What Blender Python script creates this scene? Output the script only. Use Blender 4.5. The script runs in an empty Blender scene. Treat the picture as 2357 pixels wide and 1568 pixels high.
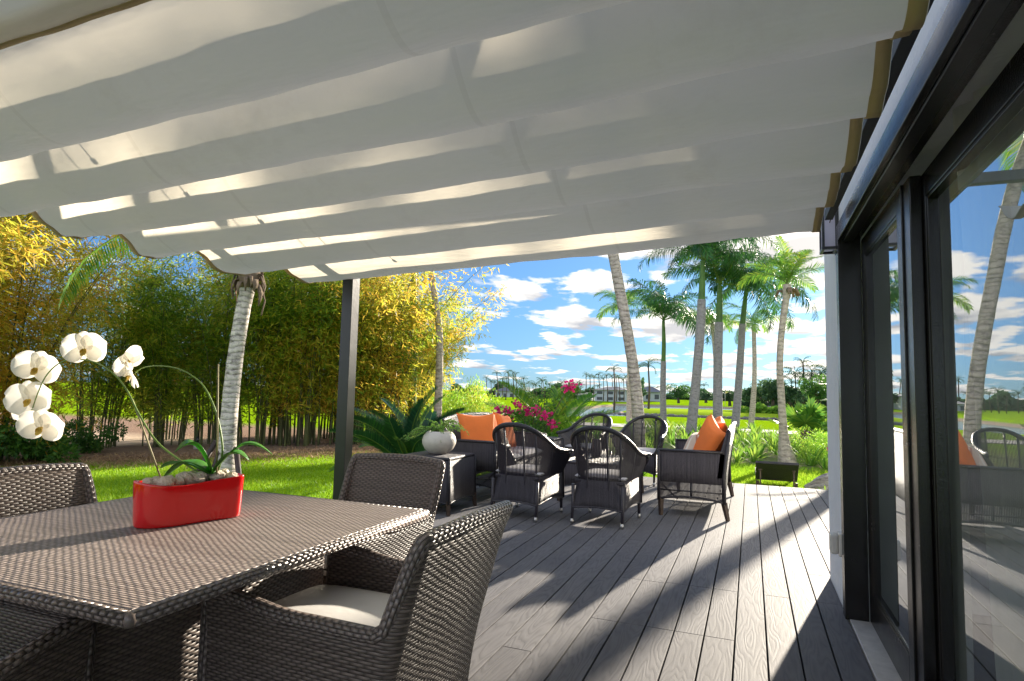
import bpy, math, random
from math import sin, cos, pi, radians as R, atan, tan, sqrt, exp, floor
from mathutils import Vector as V, Matrix, noise
random.seed(7)
S = bpy.context.scene
COL = S.collection

# ------------------------------------------------------------------ camera
FPX, CXP, CYP = 1399.5, 1178.5, 784.0          # focal length and centre in units of a 2357 px wide picture
pitch, yaw, roll = atan(116.6/FPX), atan(550.6/FPX), 0.024
_fh = V((-sin(yaw), cos(yaw), 0)); _r0 = V((cos(yaw), sin(yaw), 0))
FW = _fh*cos(pitch) + V((0, 0, 1))*sin(pitch)
_u0 = _r0.cross(FW)
RT = _r0*cos(roll) + _u0*sin(roll); UP = -_r0*sin(roll) + _u0*cos(roll)
CAM = V((0, 0, 1.2))
cd = bpy.data.cameras.new("camera"); cam = bpy.data.objects.new("camera", cd); COL.objects.link(cam)
cd.sensor_width = 36; cd.lens = FPX/2357*36; cd.clip_start = .03; cd.clip_end = 5000
m = Matrix((RT, UP, -FW)).transposed().to_4x4(); m.translation = CAM; cam.matrix_world = m
S.camera = cam
def _ray(x, y): return FW*FPX + RT*(x-CXP) - UP*(y-CYP)
def atz(x, y, z=0.): d = _ray(x, y); return CAM + d*((z-CAM.z)/d.z)      # point of a measured picture position on a height
def aty(x, y, Y): d = _ray(x, y); return CAM + d*(Y/d.y)                 # ... on a plane Y

# ------------------------------------------------------------------ light
SUN_EL = R(15.0); SUN_AZ = atan(0.235)          # azimuth: from +Y towards +X
sd = V((sin(SUN_AZ)*cos(SUN_EL), cos(SUN_AZ)*cos(SUN_EL), sin(SUN_EL)))
sl = bpy.data.lights.new("sun", 'SUN'); sun = bpy.data.objects.new("sun", sl); COL.objects.link(sun)
sl.energy = 2.0; sl.angle = R(.8); sl.color = (1, .89, .73)
sun.rotation_euler = sd.to_track_quat('Z', 'Y').to_euler()
S.view_settings.view_transform = 'Standard'; S.view_settings.look = 'None'
S.view_settings.exposure = 3.05; S.view_settings.gamma = 1
W = bpy.data.worlds.new("World"); S.world = W; W.use_nodes = True
nt = W.node_tree; N = nt.nodes; L = nt.links; N.clear()
def wn(t, **k):
    n = N.new(t)
    for a, b in k.items(): setattr(n, a, b)
    return n
def wmath(op, a, b=None, c=None, clamp=False):
    n = N.new('ShaderNodeMath'); n.operation = op; n.use_clamp = clamp
    for i, x in enumerate((a, b, c)):
        if x is None: continue
        if isinstance(x, (int, float)): n.inputs[i].default_value = x
        else: L.new(x, n.inputs[i])
    return n.outputs[0]
sky = wn('ShaderNodeTexSky', sky_type='NISHITA', sun_disc=False, sun_elevation=SUN_EL, sun_rotation=SUN_AZ)
sky.air_density = 1.0; sky.dust_density = .6; sky.ozone_density = 3.0
tc = wn('ShaderNodeTexCoord'); sp = wn('ShaderNodeSeparateXYZ'); L.new(tc.outputs['Generated'], sp.inputs[0])
zz = wmath('MAXIMUM', sp.outputs[2], 0.0); den = wmath('ADD', zz, .10)
cx = wmath('DIVIDE', sp.outputs[0], den); cy = wmath('DIVIDE', sp.outputs[1], den)
cb = wn('ShaderNodeCombineXYZ'); L.new(cx, cb.inputs[0]); L.new(cy, cb.inputs[1])
def cloudnoise(off, scale, det, rough=.55):
    mp = wn('ShaderNodeMapping'); mp.inputs['Location'].default_value = off; L.new(cb.outputs[0], mp.inputs[0])
    mp.inputs['Scale'].default_value = (1.0, .75, 1)
    n = wn('ShaderNodeTexNoise'); n.inputs['Scale'].default_value = scale; n.inputs['Detail'].default_value = det
    n.inputs['Roughness'].default_value = rough; L.new(mp.outputs[0], n.inputs['Vector']); return n.outputs[0]
OFF = (3.1, 1.7, 0)
c1 = cloudnoise(OFF, 1.45, 12, .56)
c2 = cloudnoise((OFF[0]-.05, OFF[1]-.22, 0), 1.45, 6, .5)        # looked up further towards the sun: how much cloud lies before the light
sunside = wmath('MULTIPLY', wmath('ADD', sp.outputs[0], .35), .11)   # more cloud on the right-hand side of the sky
back = wmath('MAXIMUM', wmath('MULTIPLY', wmath('ADD', sp.outputs[1], -.15), -1.), 0.)        # extra cloud added behind the camera, brightened as fill light
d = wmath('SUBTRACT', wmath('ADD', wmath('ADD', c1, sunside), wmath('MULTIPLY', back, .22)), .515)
mask = wmath('MULTIPLY', d, 20, clamp=True)
thick = wmath('MULTIPLY', wmath('ADD', d, wmath('MULTIPLY', wmath('SUBTRACT', c1, c2), -1.1)), 8.5, clamp=True)
cr = wn('ShaderNodeMix', data_type='RGBA')
cr.inputs[6].default_value = (2.9, 2.82, 2.7, 1); cr.inputs[7].default_value = (1.0, 1.12, 1.35, 1)
L.new(thick, cr.inputs[0])
tint = wn('ShaderNodeMix', data_type='RGBA', blend_type='MULTIPLY'); tint.inputs[0].default_value = 1
gm = wn('ShaderNodeGamma'); gm.inputs[1].default_value = .6; L.new(sky.outputs[0], gm.inputs[0])     # a sky exposed the way the photograph holds it
L.new(gm.outputs[0], tint.inputs[6]); tint.inputs[7].default_value = (.25, .46, .76, 1)
dn = wn('ShaderNodeVectorMath', operation='DOT_PRODUCT'); L.new(tc.outputs['Generated'], dn.inputs[0]); dn.inputs[1].default_value = sd
glow = wmath('POWER', wmath('MAXIMUM', dn.outputs['Value'], 0.), 9)
gl_ = wn('ShaderNodeMix', data_type='RGBA', blend_type='ADD'); L.new(wmath('MULTIPLY', glow, 1.0), gl_.inputs[0]); L.new(cr.outputs[2], gl_.inputs[6]); gl_.inputs[7].default_value = (1.5, 1.25, .9, 1)
cr = gl_
fr_ = wn('ShaderNodeVectorMath', operation='SCALE'); L.new(cr.outputs[2], fr_.inputs[0]); L.new(wmath('ADD', wmath('MULTIPLY', back, 1.5), 1.), fr_.inputs['Scale'])  # added clouds behind the camera scaled up for more fill
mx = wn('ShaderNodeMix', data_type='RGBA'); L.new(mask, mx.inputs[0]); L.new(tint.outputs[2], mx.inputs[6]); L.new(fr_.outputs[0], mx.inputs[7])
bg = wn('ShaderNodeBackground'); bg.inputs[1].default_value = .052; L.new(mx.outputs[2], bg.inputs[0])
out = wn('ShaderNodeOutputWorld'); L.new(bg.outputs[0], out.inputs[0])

# ------------------------------------------------------------------ materials
class NT:
    def __init__(s, name):
        s.m = bpy.data.materials.new(name); s.m.use_nodes = True; s.t = s.m.node_tree; s.t.nodes.clear()
        s.o = s.t.nodes.new('ShaderNodeOutputMaterial')
    def n(s, t, ins=None, **k):
        x = s.t.nodes.new(t)
        for a, b in k.items(): setattr(x, a, b)
        for a, b in (ins or {}).items(): s.set(x.inputs[a], b)
        return x
    def set(s, sock, b):
        if isinstance(b, bpy.types.NodeSocket): s.t.links.new(b, sock)
        elif isinstance(b, (tuple, list)) and len(b) == 3 and sock.type == 'RGBA': sock.default_value = (*b, 1)
        else: sock.default_value = b
    def math(s, op, a, b=0., c=0., clamp=False):
        x = s.n('ShaderNodeMath', {0: a, 1: b, 2: c}, operation=op); x.use_clamp = clamp; return x.outputs[0]
    def mix(s, f, a, b, mode='MIX'):
        x = s.n('ShaderNodeMix', {0: f, 6: a, 7: b}, data_type='RGBA', blend_type=mode); return x.outputs[2]
    def obj(s): return s.n('ShaderNodeTexCoord').outputs['Object']
    def uv(s): return s.n('ShaderNodeTexCoord').outputs['UV']
    def pos(s): return s.n('ShaderNodeNewGeometry').outputs['Position']
    def isl(s): return s.n('ShaderNodeNewGeometry').outputs['Random Per Island']
    def map(s, v, scale=(1, 1, 1), loc=(0, 0, 0), rot=(0, 0, 0)):
        return s.n('ShaderNodeMapping', {0: v, 'Scale': scale, 'Location': loc, 'Rotation': rot}).outputs[0]
    def noise(s, v, sc, det=4, rough=.5, out=0):
        return s.n('ShaderNodeTexNoise', {'Vector': v, 'Scale': sc, 'Detail': det, 'Roughness': rough}).outputs[out]
    def ramp(s, f, stops, interp='LINEAR'):
        x = s.n('ShaderNodeValToRGB', {0: f}); e = x.color_ramp; e.interpolation = interp
        while len(e.elements) < len(stops): e.elements.new(.5)
        for q, (p, c) in zip(e.elements, stops): q.position = p; q.color = (*c, 1)
        return x.outputs[0]
    def bump(s, h, strength=.4, dist=.01):
        return s.n('ShaderNodeBump', {'Height': h, 'Strength': strength, 'Distance': dist}).outputs[0]
    def pr(s, col, rough=.6, metal=0, normal=None, spec=.5, **k):
        ins = {'Base Color': col, 'Roughness': rough, 'Metallic': metal, 'Specular IOR Level': spec}
        if normal is not None: ins['Normal'] = normal
        ins.update(k); return s.n('ShaderNodeBsdfPrincipled', ins).outputs[0]
    def out(s, sh): s.t.links.new(sh, s.o.inputs[0]); return s.m
    def addsh(s, f, a, b): return s.n('ShaderNodeMixShader', {0: f, 1: a, 2: b}).outputs[0]

def mat_plain(name, col, rough=.6, metal=0, var=.12, sc=8, bump=.15, spec=.5, bdist=.004, **k):
    t = NT(name); v = t.obj(); n = t.noise(v, sc, 6, .6)
    dark = tuple(c*(1-var*2) for c in col); lite = tuple(min(1, c*(1+var)) for c in col)
    c = t.mix(n, dark, lite); h = t.noise(v, sc*9, 4)
    return t.out(t.pr(c, t.math('ADD', t.math('MULTIPLY', n, .15), rough-.07), metal, t.bump(h, bump, bdist), spec, **k))

def mat_weave(name, cd, cl, pu=.030, pv=.0085, rough=.38, bd=.004, stake=None):
    """basket weave from UVs in metres: flat strands along U passing over and under stakes set every pu"""
    t = NT(name); uv = t.uv(); w3 = t.n('ShaderNodeTexNoise', {'Vector': uv, 'Scale': 9., 'Detail': 3}).outputs[1]
    wv = t.n('ShaderNodeVectorMath', {0: w3, 1: (.5, .5, .5)}, operation='SUBTRACT').outputs[0]; wv = t.n('ShaderNodeVectorMath', {0: wv, 1: (.022, .010, 0)}, operation='MULTIPLY').outputs[0]
    uw = t.n('ShaderNodeVectorMath', {0: uv, 1: wv}, operation='ADD').outputs[0]
    sp = t.n('ShaderNodeSeparateXYZ', {0: uw}); u, v = sp.outputs[0], sp.outputs[1]
    vr = t.math('DIVIDE', v, pv); row = t.math('FLOOR', vr); fv = t.math('FRACT', vr)
    par = t.math('MULTIPLY', t.math('PINGPONG', row, 1.0), .5)
    a = t.math('SUBTRACT', t.math('MULTIPLY', fv, 2), 1.)
    hv = t.math('SQRT', t.math('MAXIMUM', t.math('SUBTRACT', 1., t.math('MULTIPLY', a, a)), 0.))
    ph = t.math('ADD', t.math('DIVIDE', u, pu), par)
    ou = t.math('ADD', .5, t.math('MULTIPLY', t.math('COSINE', t.math('MULTIPLY', ph, 2*pi)), .5))
    ou = t.math('POWER', ou, .6)
    h = t.math('MULTIPLY', hv, t.math('ADD', .18, t.math('MULTIPLY', ou, .82)))
    nz = t.noise(t.map(uv, (14, 130, 1)), 1.0, 4, .6)
    rw = t.n('ShaderNodeTexWhiteNoise', {'W': row}, noise_dimensions='1D').outputs[0]
    base = t.mix(t.math('ADD', t.math('MULTIPLY', nz, .75), t.math('MULTIPLY', rw, .32)), cd, cl); gap = t.math('POWER', h, .7)
    c = t.mix(gap, tuple(x*.12 for x in cd), base)                 # shade between the strands put into the colour
    return t.out(t.pr(c, rough, 0, t.bump(h, 1.0, bd), .5))

def mat_leaf(name, stops, trans=.45, rough=.5, low=2.0, gloss=.4, lowamt=.35, vein=0):
    """leaf: colour by leaf (island) and by slow change over the plant"""
    t = NT(name); r = t.isl(); n = t.noise(t.pos(), low, 3, .6)
    n = t.math('MULTIPLY', t.math('SUBTRACT', n, .5), lowamt*4)
    f = t.math('ADD', t.math('ADD', t.math('MULTIPLY', r, .62), .19), n, clamp=True)
    c = t.ramp(f, stops)
    p = t.pr(c, rough, 0, None, gloss)
    tr = t.n('ShaderNodeBsdfTranslucent', {0: t.mix(.55, c, (1.0, 1.0, .25), 'MULTIPLY') if False else t.n('ShaderNodeGamma', {0: c, 1: .82}).outputs[0]}).outputs[0]
    return t.out(t.addsh(trans, p, tr))

M = {}
def getm(k): return M[k]
# deck boards: long grain, tone by board
t = NT('deck_board'); P = t.obj(); r = t.isl()
off = t.n('ShaderNodeCombineXYZ', {0: t.math('MULTIPLY', r, 37.), 1: t.math('MULTIPLY', r, 91.), 2: 0.}).outputs[0]
q = t.n('ShaderNodeVectorMath', {0: P, 1: off}, operation='ADD').outputs[0]
w1 = t.noise(t.map(q, (9, 1.1, 1)), 1.0, 2, .5)
rings = t.math('FRACT', t.math('MULTIPLY', w1, 15.0)); rings = t.math('PINGPONG', t.math('MULTIPLY', w1, 30.), 1.)
fine = t.noise(t.map(q, (260, 6, 1)), 1.0, 4, .6)
blot = t.noise(t.map(q, (3, 1.2, 1)), 1.6, 4, .6)
g = t.math('MULTIPLY', t.math('POWER', rings, .55), t.math('ADD', .55, t.math('MULTIPLY', fine, .8)))
c = t.mix(t.math('MULTIPLY', g, 1.0, clamp=True), (.066, .067, .075), (.172, .170, .184))
c = t.mix(t.math('ADD', .1, t.math('MULTIPLY', blot, .55)), c, (.18, .173, .175))
c = t.mix(t.math('MULTIPLY', r, .55), c, (.105, .102, .110))
st_ = t.noise(t.map(P, (1., .6, 1)), 1.3, 8, .7); c = t.mix(t.math('MULTIPLY', t.ramp(st_, [(.5, (0, 0, 0)), (.68, (1, 1, 1))]), .3), c, (.25, .24, .23))
M['deck'] = t.out(t.pr(c, t.math('ADD', .55, t.math('MULTIPLY', fine, .26)), 0, t.bump(g, .28, .0022), .15))
M['weave'] = mat_weave('brown_rattan', (.075, .055, .046), (.31, .245, .21), .032, .0088, .46)
M['weave_top'] = mat_weave('rattan_tabletop', (.15, .115, .10), (.50, .42, .385), .030, .0095, .46)
M['weave_rim'] = mat_weave('rattan_rim', (.10, .078, .066), (.36, .29, .26), .024, .012, .3, .006)
M['cane'] = mat_weave('dark_wicker', (.024, .020, .028), (.12, .105, .125), .008, .014, .46, .004)
M['caneflat'] = mat_plain('dark_cane', (.036, .031, .041), .36, var=.3, sc=40, bump=.3)
M['stakewrap'] = mat_weave('wrapped_cane', (.012, .011, .015), (.045, .04, .05), .05, .009, .33, .003)
M['teak'] = mat_plain('dark_teak', (.05, .028, .018), .5, var=.3, sc=20)
M['cap'] = mat_plain('steel_cap', (.55, .53, .5), .35, 1.0, var=.1)
M['black_metal'] = mat_plain('black_metal', (.012, .012, .014), .30, 0, var=.2, sc=3, spec=.6)
M['bronze_wood'] = mat_plain('dark_stained_wood', (.010, .008, .007), .24, 0, var=.5, sc=14, bump=.25, spec=.55)
M['grey_beam'] = mat_plain('grey_blue_paint', (.022, .024, .032), .6, 0, var=.15)
M['stucco'] = mat_plain('white_stucco', (.80, .81, .82), .85, 0, var=.08, sc=5, bump=.6, bdist=.006)
M['marble'] = mat_plain('worn_white_sill', (.62, .58, .53), .6, 0, var=.22, sc=16, bump=.5)
M['room'] = mat_plain('room_wall', (.62, .60, .56), .8, 0)
M['roomfloor'] = mat_plain('room_floor', (.12, .10, .085), .4, 0)
M['cushion'] = mat_plain('offwhite_vinyl', (.82, .80, .77), .45, 0, var=.05, sc=5, bump=.2)
M['greycush'] = mat_plain('pale_grey_fabric', (.50, .48, .49), .85, 0, var=.08, sc=12, bump=.4)
M['orange'] = mat_plain('orange_fabric', (.86, .20, .035), .8, 0, var=.09, sc=6, bump=.4)
t = NT('striped_fabric'); u = t.n('ShaderNodeSeparateXYZ', {0: t.obj()}).outputs[0]
f = t.math('FRACT', t.math('MULTIPLY', u, 13.)); c = t.ramp(f, [(0, (.62, .5, .4)), (.3, (.45, .2, .13)), (.42, (.7, .62, .5)), (.6, (.6, .3, .16)), (.75, (.72, .66, .56))], 'CONSTANT')
M['stripe'] = t.out(t.pr(c, .85))
M['red'] = mat_plain('red_glazed_ceramic', (.72, .006, .008), .10, 0, var=.04, sc=3, bump=.03, **{'Coat Weight': .6, 'Coat Roughness': .04})
M['stonepot'] = mat_plain('cream_terrazzo', (.60, .55, .47), .55, 0, var=.10, sc=30, bump=.2)
M['stone'] = mat_plain('pale_stone', (.72, .60, .49), .85, 0, var=.3, sc=22, bump=.8, bdist=.01)
M['rock'] = mat_plain('grey_rock', (.30, .28, .27), .9, 0, var=.4, sc=2, bump=1., bdist=.1)
M['plasticw'] = mat_plain('white_plastic', (.62, .60, .55), .4, 0, var=.05)
t = NT('opal_glass'); M['opal'] = t.out(t.addsh(.65, t.pr((.80, .78, .88), .25), t.n('ShaderNodeBsdfTranslucent', {0: (.88, .86, .95)}).outputs[0]))
# canopy cloth
t = NT('canopy_cloth'); P = t.obj(); n = t.noise(t.map(P, (1.2, 6, 1)), 1.5, 5, .6); th = t.noise(t.map(P, (900, 900, 900)), 1., 1)
stain = t.noise(P, 3.0, 6, .7)
c = t.mix(t.math('MULTIPLY', n, .5), (.80, .785, .74), (.72, .71, .66))
c = t.mix(t.math('MULTIPLY', t.ramp(stain, [(.56, (0, 0, 0)), (.72, (1, 1, 1))]), .30), c, (.52, .48, .40))
X_ = t.n('ShaderNodeSeparateXYZ', {0: P}).outputs[0]
for sx__ in (-1.75, -.62, -2.62):
    dd_ = t.math('LESS_THAN', t.math('ABSOLUTE', t.math('ADD', t.math('ADD', X_, -sx__), t.math('MULTIPLY', t.noise(P, 1.2, 1), .02))), .008); c = t.mix(t.math('MULTIPLY', dd_, .16), c, (.38, .35, .30))
weave_ = t.noise(t.map(P, (350, 60, 350)), 1., 2); c = t.mix(t.math('MULTIPLY', weave_, .12), c, (.5, .49, .46))
h = t.noise(t.map(P, (2.2, 9, 1)), 1.5, 3, .6)
bp = t.bump(h, .35, .03)
p = t.pr(c, .75, 0, bp, .2)
tr = t.n('ShaderNodeBsdfTranslucent', {0: t.mix(.5, c, (.92, .80, .58)), 'Normal': bp}).outputs[0]
M['cloth'] = t.out(t.addsh(.40, p, tr))
M['hem'] = (lambda t: t.out(t.addsh(.3, t.pr(t.mix(t.noise(t.obj(), 60), (.62, .47, .26), (.72, .58, .36)), .8), t.n('ShaderNodeBsdfTranslucent', {0: (.5, .36, .18)}).outputs[0])))(NT('tan_webbing'))
t = NT('sheer_curtain'); c = t.mix(t.noise(t.map(t.obj(), (1, 60, .5)), 1), (.85, .84, .8), (.75, .74, .7))
M['curtain'] = t.out(t.addsh(.45, t.n('ShaderNodeBsdfDiffuse', {0: c}).outputs[0], t.n('ShaderNodeBsdfTranslucent', {0: c}).outputs[0]))
t = NT('window_glass'); fr = t.math('ADD', .05, t.math('MULTIPLY', t.math('POWER', t.n('ShaderNodeLayerWeight', {0: .5}).outputs['Facing'], 2.1), .95), clamp=True)
M['glass'] = t.out(t.addsh(fr, t.n('ShaderNodeBsdfTransparent', {0: (.80, .86, .84)}).outputs[0], t.n('ShaderNodeBsdfGlossy', {0: (.96, .98, 1), 'Roughness': .0}).outputs[0]))
# orchid petals, leaves
t = NT('orchid_petal'); c = t.mix(t.noise(t.obj(), 30), (.88, .85, .78), (.8, .77, .70))
M['petal'] = t.out(t.addsh(.52, t.pr(c, .55, 0, t.bump(t.noise(t.obj(), 90, 2), .3, .002), .3), t.n('ShaderNodeBsdfTranslucent', {0: c}).outputs[0]))
M['lip'] = mat_plain('orchid_lip', (.95, .52, .08), .5, 0, var=.35, sc=90)
M['stem'] = mat_plain('green_stem', (.16, .27, .04), .45, 0, var=.3, sc=30)
M['stake'] = mat_plain('dry_stake', (.30, .26, .12), .6, 0, var=.3, sc=60)
t = NT('orchid_leaf'); c = t.mix(t.noise(t.obj(), 12), (.05, .15, .02), (.09, .24, .03))
M['oleaf'] = t.out(t.addsh(.35, t.pr(c, .28, 0, None, .5), t.n('ShaderNodeBsdfTranslucent', {0: (.12, .55, .02)}).outputs[0]))
# palm bark
def bark(name, a, b, ringsc, mottle=.5):
    t = NT(name); P = t.obj(); z = t.n('ShaderNodeSeparateXYZ', {0: P}).outputs[2]
    w = t.noise(P, 2.5, 3); zz = t.math('ADD', t.math('MULTIPLY', z, ringsc), t.math('MULTIPLY', w, 3.4))
    ring = t.math('POWER', t.math('ABSOLUTE', t.math('SINE', t.math('MULTIPLY', zz, pi))), .35)
    n = t.noise(t.map(P, (7, 7, 16)), 1.0, 8, .72); k = t.noise(t.map(P, (22, 22, 5)), 1., 4, .6)
    f = t.math('MULTIPLY', t.ramp(n, [(.34, (0, 0, 0)), (.52, (1, 1, 1))]), t.math('ADD', 1-mottle, t.math('MULTIPLY', ring, mottle)))
    f = t.math('MULTIPLY', f, t.math('ADD', .45, t.math('MULTIPLY', k, .8)), clamp=True)
    f = t.math('ADD', .12, t.math('MULTIPLY', f, .95), clamp=True)
    c = t.mix(f, a, b)
    return t.out(t.pr(c, .85, 0, t.bump(t.math('ADD', t.math('MULTIPLY', ring, .7), t.math('MULTIPLY', n, .6)), .9, .02), .3))
M['bark_white'] = bark('pale_ringed_bark', (.09, .075, .07), (.76, .68, .61), 13, .65)
M['bark_white2'] = bark('pale_leaning_bark', (.11, .085, .075), (.56, .48, .44), 11, .65)
M['bark_tan'] = bark('tan_ringed_bark', (.16, .13, .11), (.58, .49, .43), 9, .6)
M['bark_grey'] = bark('grey_palm_bark', (.17, .15, .165), (.37, .34, .36), 5, .35)
M['shaft'] = mat_plain('green_crownshaft', (.10, .22, .03), .4, 0, var=.4, sc=3)
M['fibre'] = mat_plain('palm_fibre', (.27, .19, .13), .9, 0, var=.45, sc=14, bump=.8)
M['culm'] = mat_plain('bamboo_culm', (.11, .12, .035), .5, 0, var=.6, sc=3)
M['twig'] = mat_plain('brown_twig', (.12, .085, .06), .8, 0, var=.3)
M['drift'] = bark('grey_driftwood', (.08, .075, .08), (.42, .39, .38), 3, .3)
M['prop'] = mat_plain('brown_prop', (.05, .028, .022), .5, 0, var=.3)
M['frond'] = mat_leaf('palm_frond', [(0, (.012, .06, .02)), (.45, (.022, .11, .02)), (.8, (.05, .19, .02)), (1, (.22, .30, .03))], .28, .38, .8, .5)
M['frondy'] = mat_leaf('yellowish_palm_frond', [(0, (.03, .13, .015)), (.5, (.09, .24, .02)), (.85, (.26, .38, .03)), (1, (.45, .32, .04))], .42, .42, .9, .5)  # yellower greens than the royal palm fronds
M['cycad'] = mat_leaf('cycad_frond', [(0, (.010, .045, .018)), (.6, (.02, .10, .03)), (1, (.06, .22, .03))], .22, .3, 1.5, .6)
M['bamboo_g'] = mat_leaf('bamboo_leaf_green', [(0, (.07, .17, .012)), (.4, (.20, .34, .02)), (.68, (.48, .48, .03)), (1, (.68, .38, .05))], .64, .55, .55)
M['bamboo_y'] = mat_leaf('bamboo_leaf_yellow', [(0, (.20, .28, .015)), (.35, (.44, .43, .03)), (.7, (.66, .42, .04)), (1, (.66, .30, .04))], .62, .55, .7)
M['bush'] = mat_leaf('bush_leaf', [(0, (.02, .07, .015)), (.5, (.05, .15, .02)), (1, (.14, .28, .03))], .35, .5, .25)
M['bushfar'] = mat_leaf('far_tree_leaf', [(0, (.022, .06, .03)), (.5, (.045, .11, .04)), (1, (.10, .18, .05))], .3, .6, .12)
M['bright'] = mat_leaf('bright_leaf', [(0, (.10, .28, .02)), (.5, (.24, .5, .03)), (.85, (.5, .55, .05)), (1, (.62, .42, .05))], .5, .5, .8)
M['lily'] = mat_leaf('strap_leaf', [(0, (.06, .17, .02)), (.5, (.14, .32, .03)), (1, (.30, .42, .04))], .45, .6, .5, .12)
M['succ'] = mat_leaf('succulent_leaf', [(0, (.06, .18, .03)), (.6, (.15, .33, .04)), (1, (.33, .45, .08))], .3, .35, 9)
M['magenta'] = mat_leaf('magenta_bract', [(0, (.55, .01, .12)), (.6, (.8, .02, .24)), (1, (.9, .08, .30))], .4, .5, 3)
M['hay'] = mat_leaf('dry_litter', [(0, (.16, .09, .05)), (.5, (.36, .22, .12)), (1, (.55, .38, .20))], .1, .8, 2)
# ground
t = NT('ground_cover'); P = t.pos(); sx = t.n('ShaderNodeSeparateXYZ', {0: P}); X, Y = sx.outputs[0], sx.outputs[1]
n1 = t.noise(P, .5, 6, .6); n2 = t.noise(P, 7, 6, .7); n3 = t.noise(t.map(P, (40, 40, 40)), 1, 3)
grass = t.mix(n1, (.16, .34, .004), (.34, .50, .006)); grass = t.mix(t.math('MULTIPLY', n3, .5), grass, (.06, .13, .01))
grass = t.mix(t.math('MULTIPLY', n2, .25), grass, (.30, .44, .01))
soil = t.mix(n2, (.20, .12, .085), (.42, .30, .22)); sand = t.mix(n2, (.52, .40, .30), (.66, .52, .40))
bed = t.mix(t.ramp(n2, [(.42, (0, 0, 0)), (.6, (1, 1, 1))]), (.30, .25, .18), (.14, .26, .03))
wob = t.math('MULTIPLY', t.math('SUBTRACT', t.noise(P, .8, 4), .5), 2.4)
# strip of bare soil along the bamboo hedge: line through (-12.2,7.2) and (-7.6,13.6)
dl = t.math('ADD', t.math('ADD', t.math('MULTIPLY', X, -.812), t.math('MULTIPLY', Y, .583)), -13.45)
ms = t.math('MULTIPLY', t.math('ADD', dl, wob), 1.2, clamp=True)
dfar = t.math('SUBTRACT', 31., Y)
ms = t.math('MULTIPLY', ms, t.math('MULTIPLY', t.math('SUBTRACT', 19., Y), .5, clamp=True))
msand = t.math('MULTIPLY', t.math('MULTIPLY', t.math('ADD', t.math('ADD', dl, wob), -3.2), .8, clamp=True), t.math('MULTIPLY', t.math('SUBTRACT', 13.2, Y), .7, clamp=True))
mb_ = t.math('MULTIPLY', t.math('MULTIPLY', t.math('SUBTRACT', t.math('ADD', Y, t.math('MULTIPLY', wob, .4)), 14.2), 1.6, clamp=True), t.math('MULTIPLY', t.math('SUBTRACT', 27.5, Y), 1.6, clamp=True))
mb_ = t.math('MULTIPLY', mb_, t.math('MULTIPLY', t.math('ADD', X, 6.5), .8, clamp=True))
c = t.mix(ms, grass, soil); c = t.mix(msand, c, sand); c = t.mix(mb_, c, bed)
zz = sx.outputs[2]; mshore = t.math('MULTIPLY', t.math('SUBTRACT', -1.12, zz), 5, clamp=True)
c = t.mix(mshore, c, (.30, .25, .2))
M['ground'] = t.out(t.pr(c, .9, 0, t.bump(t.math('ADD', n3, t.math('MULTIPLY', n2, 1.5)), .8, .05), 0.))
t = NT('island_turf'); P = t.obj(); y = t.n('ShaderNodeSeparateXYZ', {0: P}); n = t.noise(P, .5, 5)
e = t.math('ADD', t.math('MULTIPLY', y.outputs[2], 3.2), t.math('MULTIPLY', t.math('SUBTRACT', n, .5), .6))
c = t.ramp(e, [(0, (.22, .20, .18)), (.22, (.30, .26, .22)), (.25, (.60, .44, .33)), (.50, (.60, .44, .33)), (.53, (.22, .36, .03)), (1, (.30, .42, .03))])
M['turf'] = t.out(t.pr(c, .9, 0, None, 0.))
M['path'] = mat_plain('pale_concrete', (.48, .45, .42), .85, 0, var=.12, sc=3)
t = NT('lake_water'); P = t.pos(); n = t.noise(t.map(P, (1.2, 3.2, 1)), 1.3, 5, .65)
M['water'] = t.out(t.pr((.10, .16, .20), .12, 0, t.bump(n, .6, .06), .8))
M['blade'] = mat_leaf('grass_blade', [(0, (.10, .24, .01)), (.5, (.22, .42, .015)), (1, (.42, .55, .03))], .5, .5, .6)
M['housew'] = mat_plain('far_house_wall', (.50, .53, .58), .8)
M['roofd'] = mat_plain('far_roof', (.16, .17, .20), .8)
M['winfar'] = mat_plain('far_window', (.06, .07, .09), .2)
M['yellow'] = mat_plain('flag_cloth', (.7, .6, .2), .7)

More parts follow.
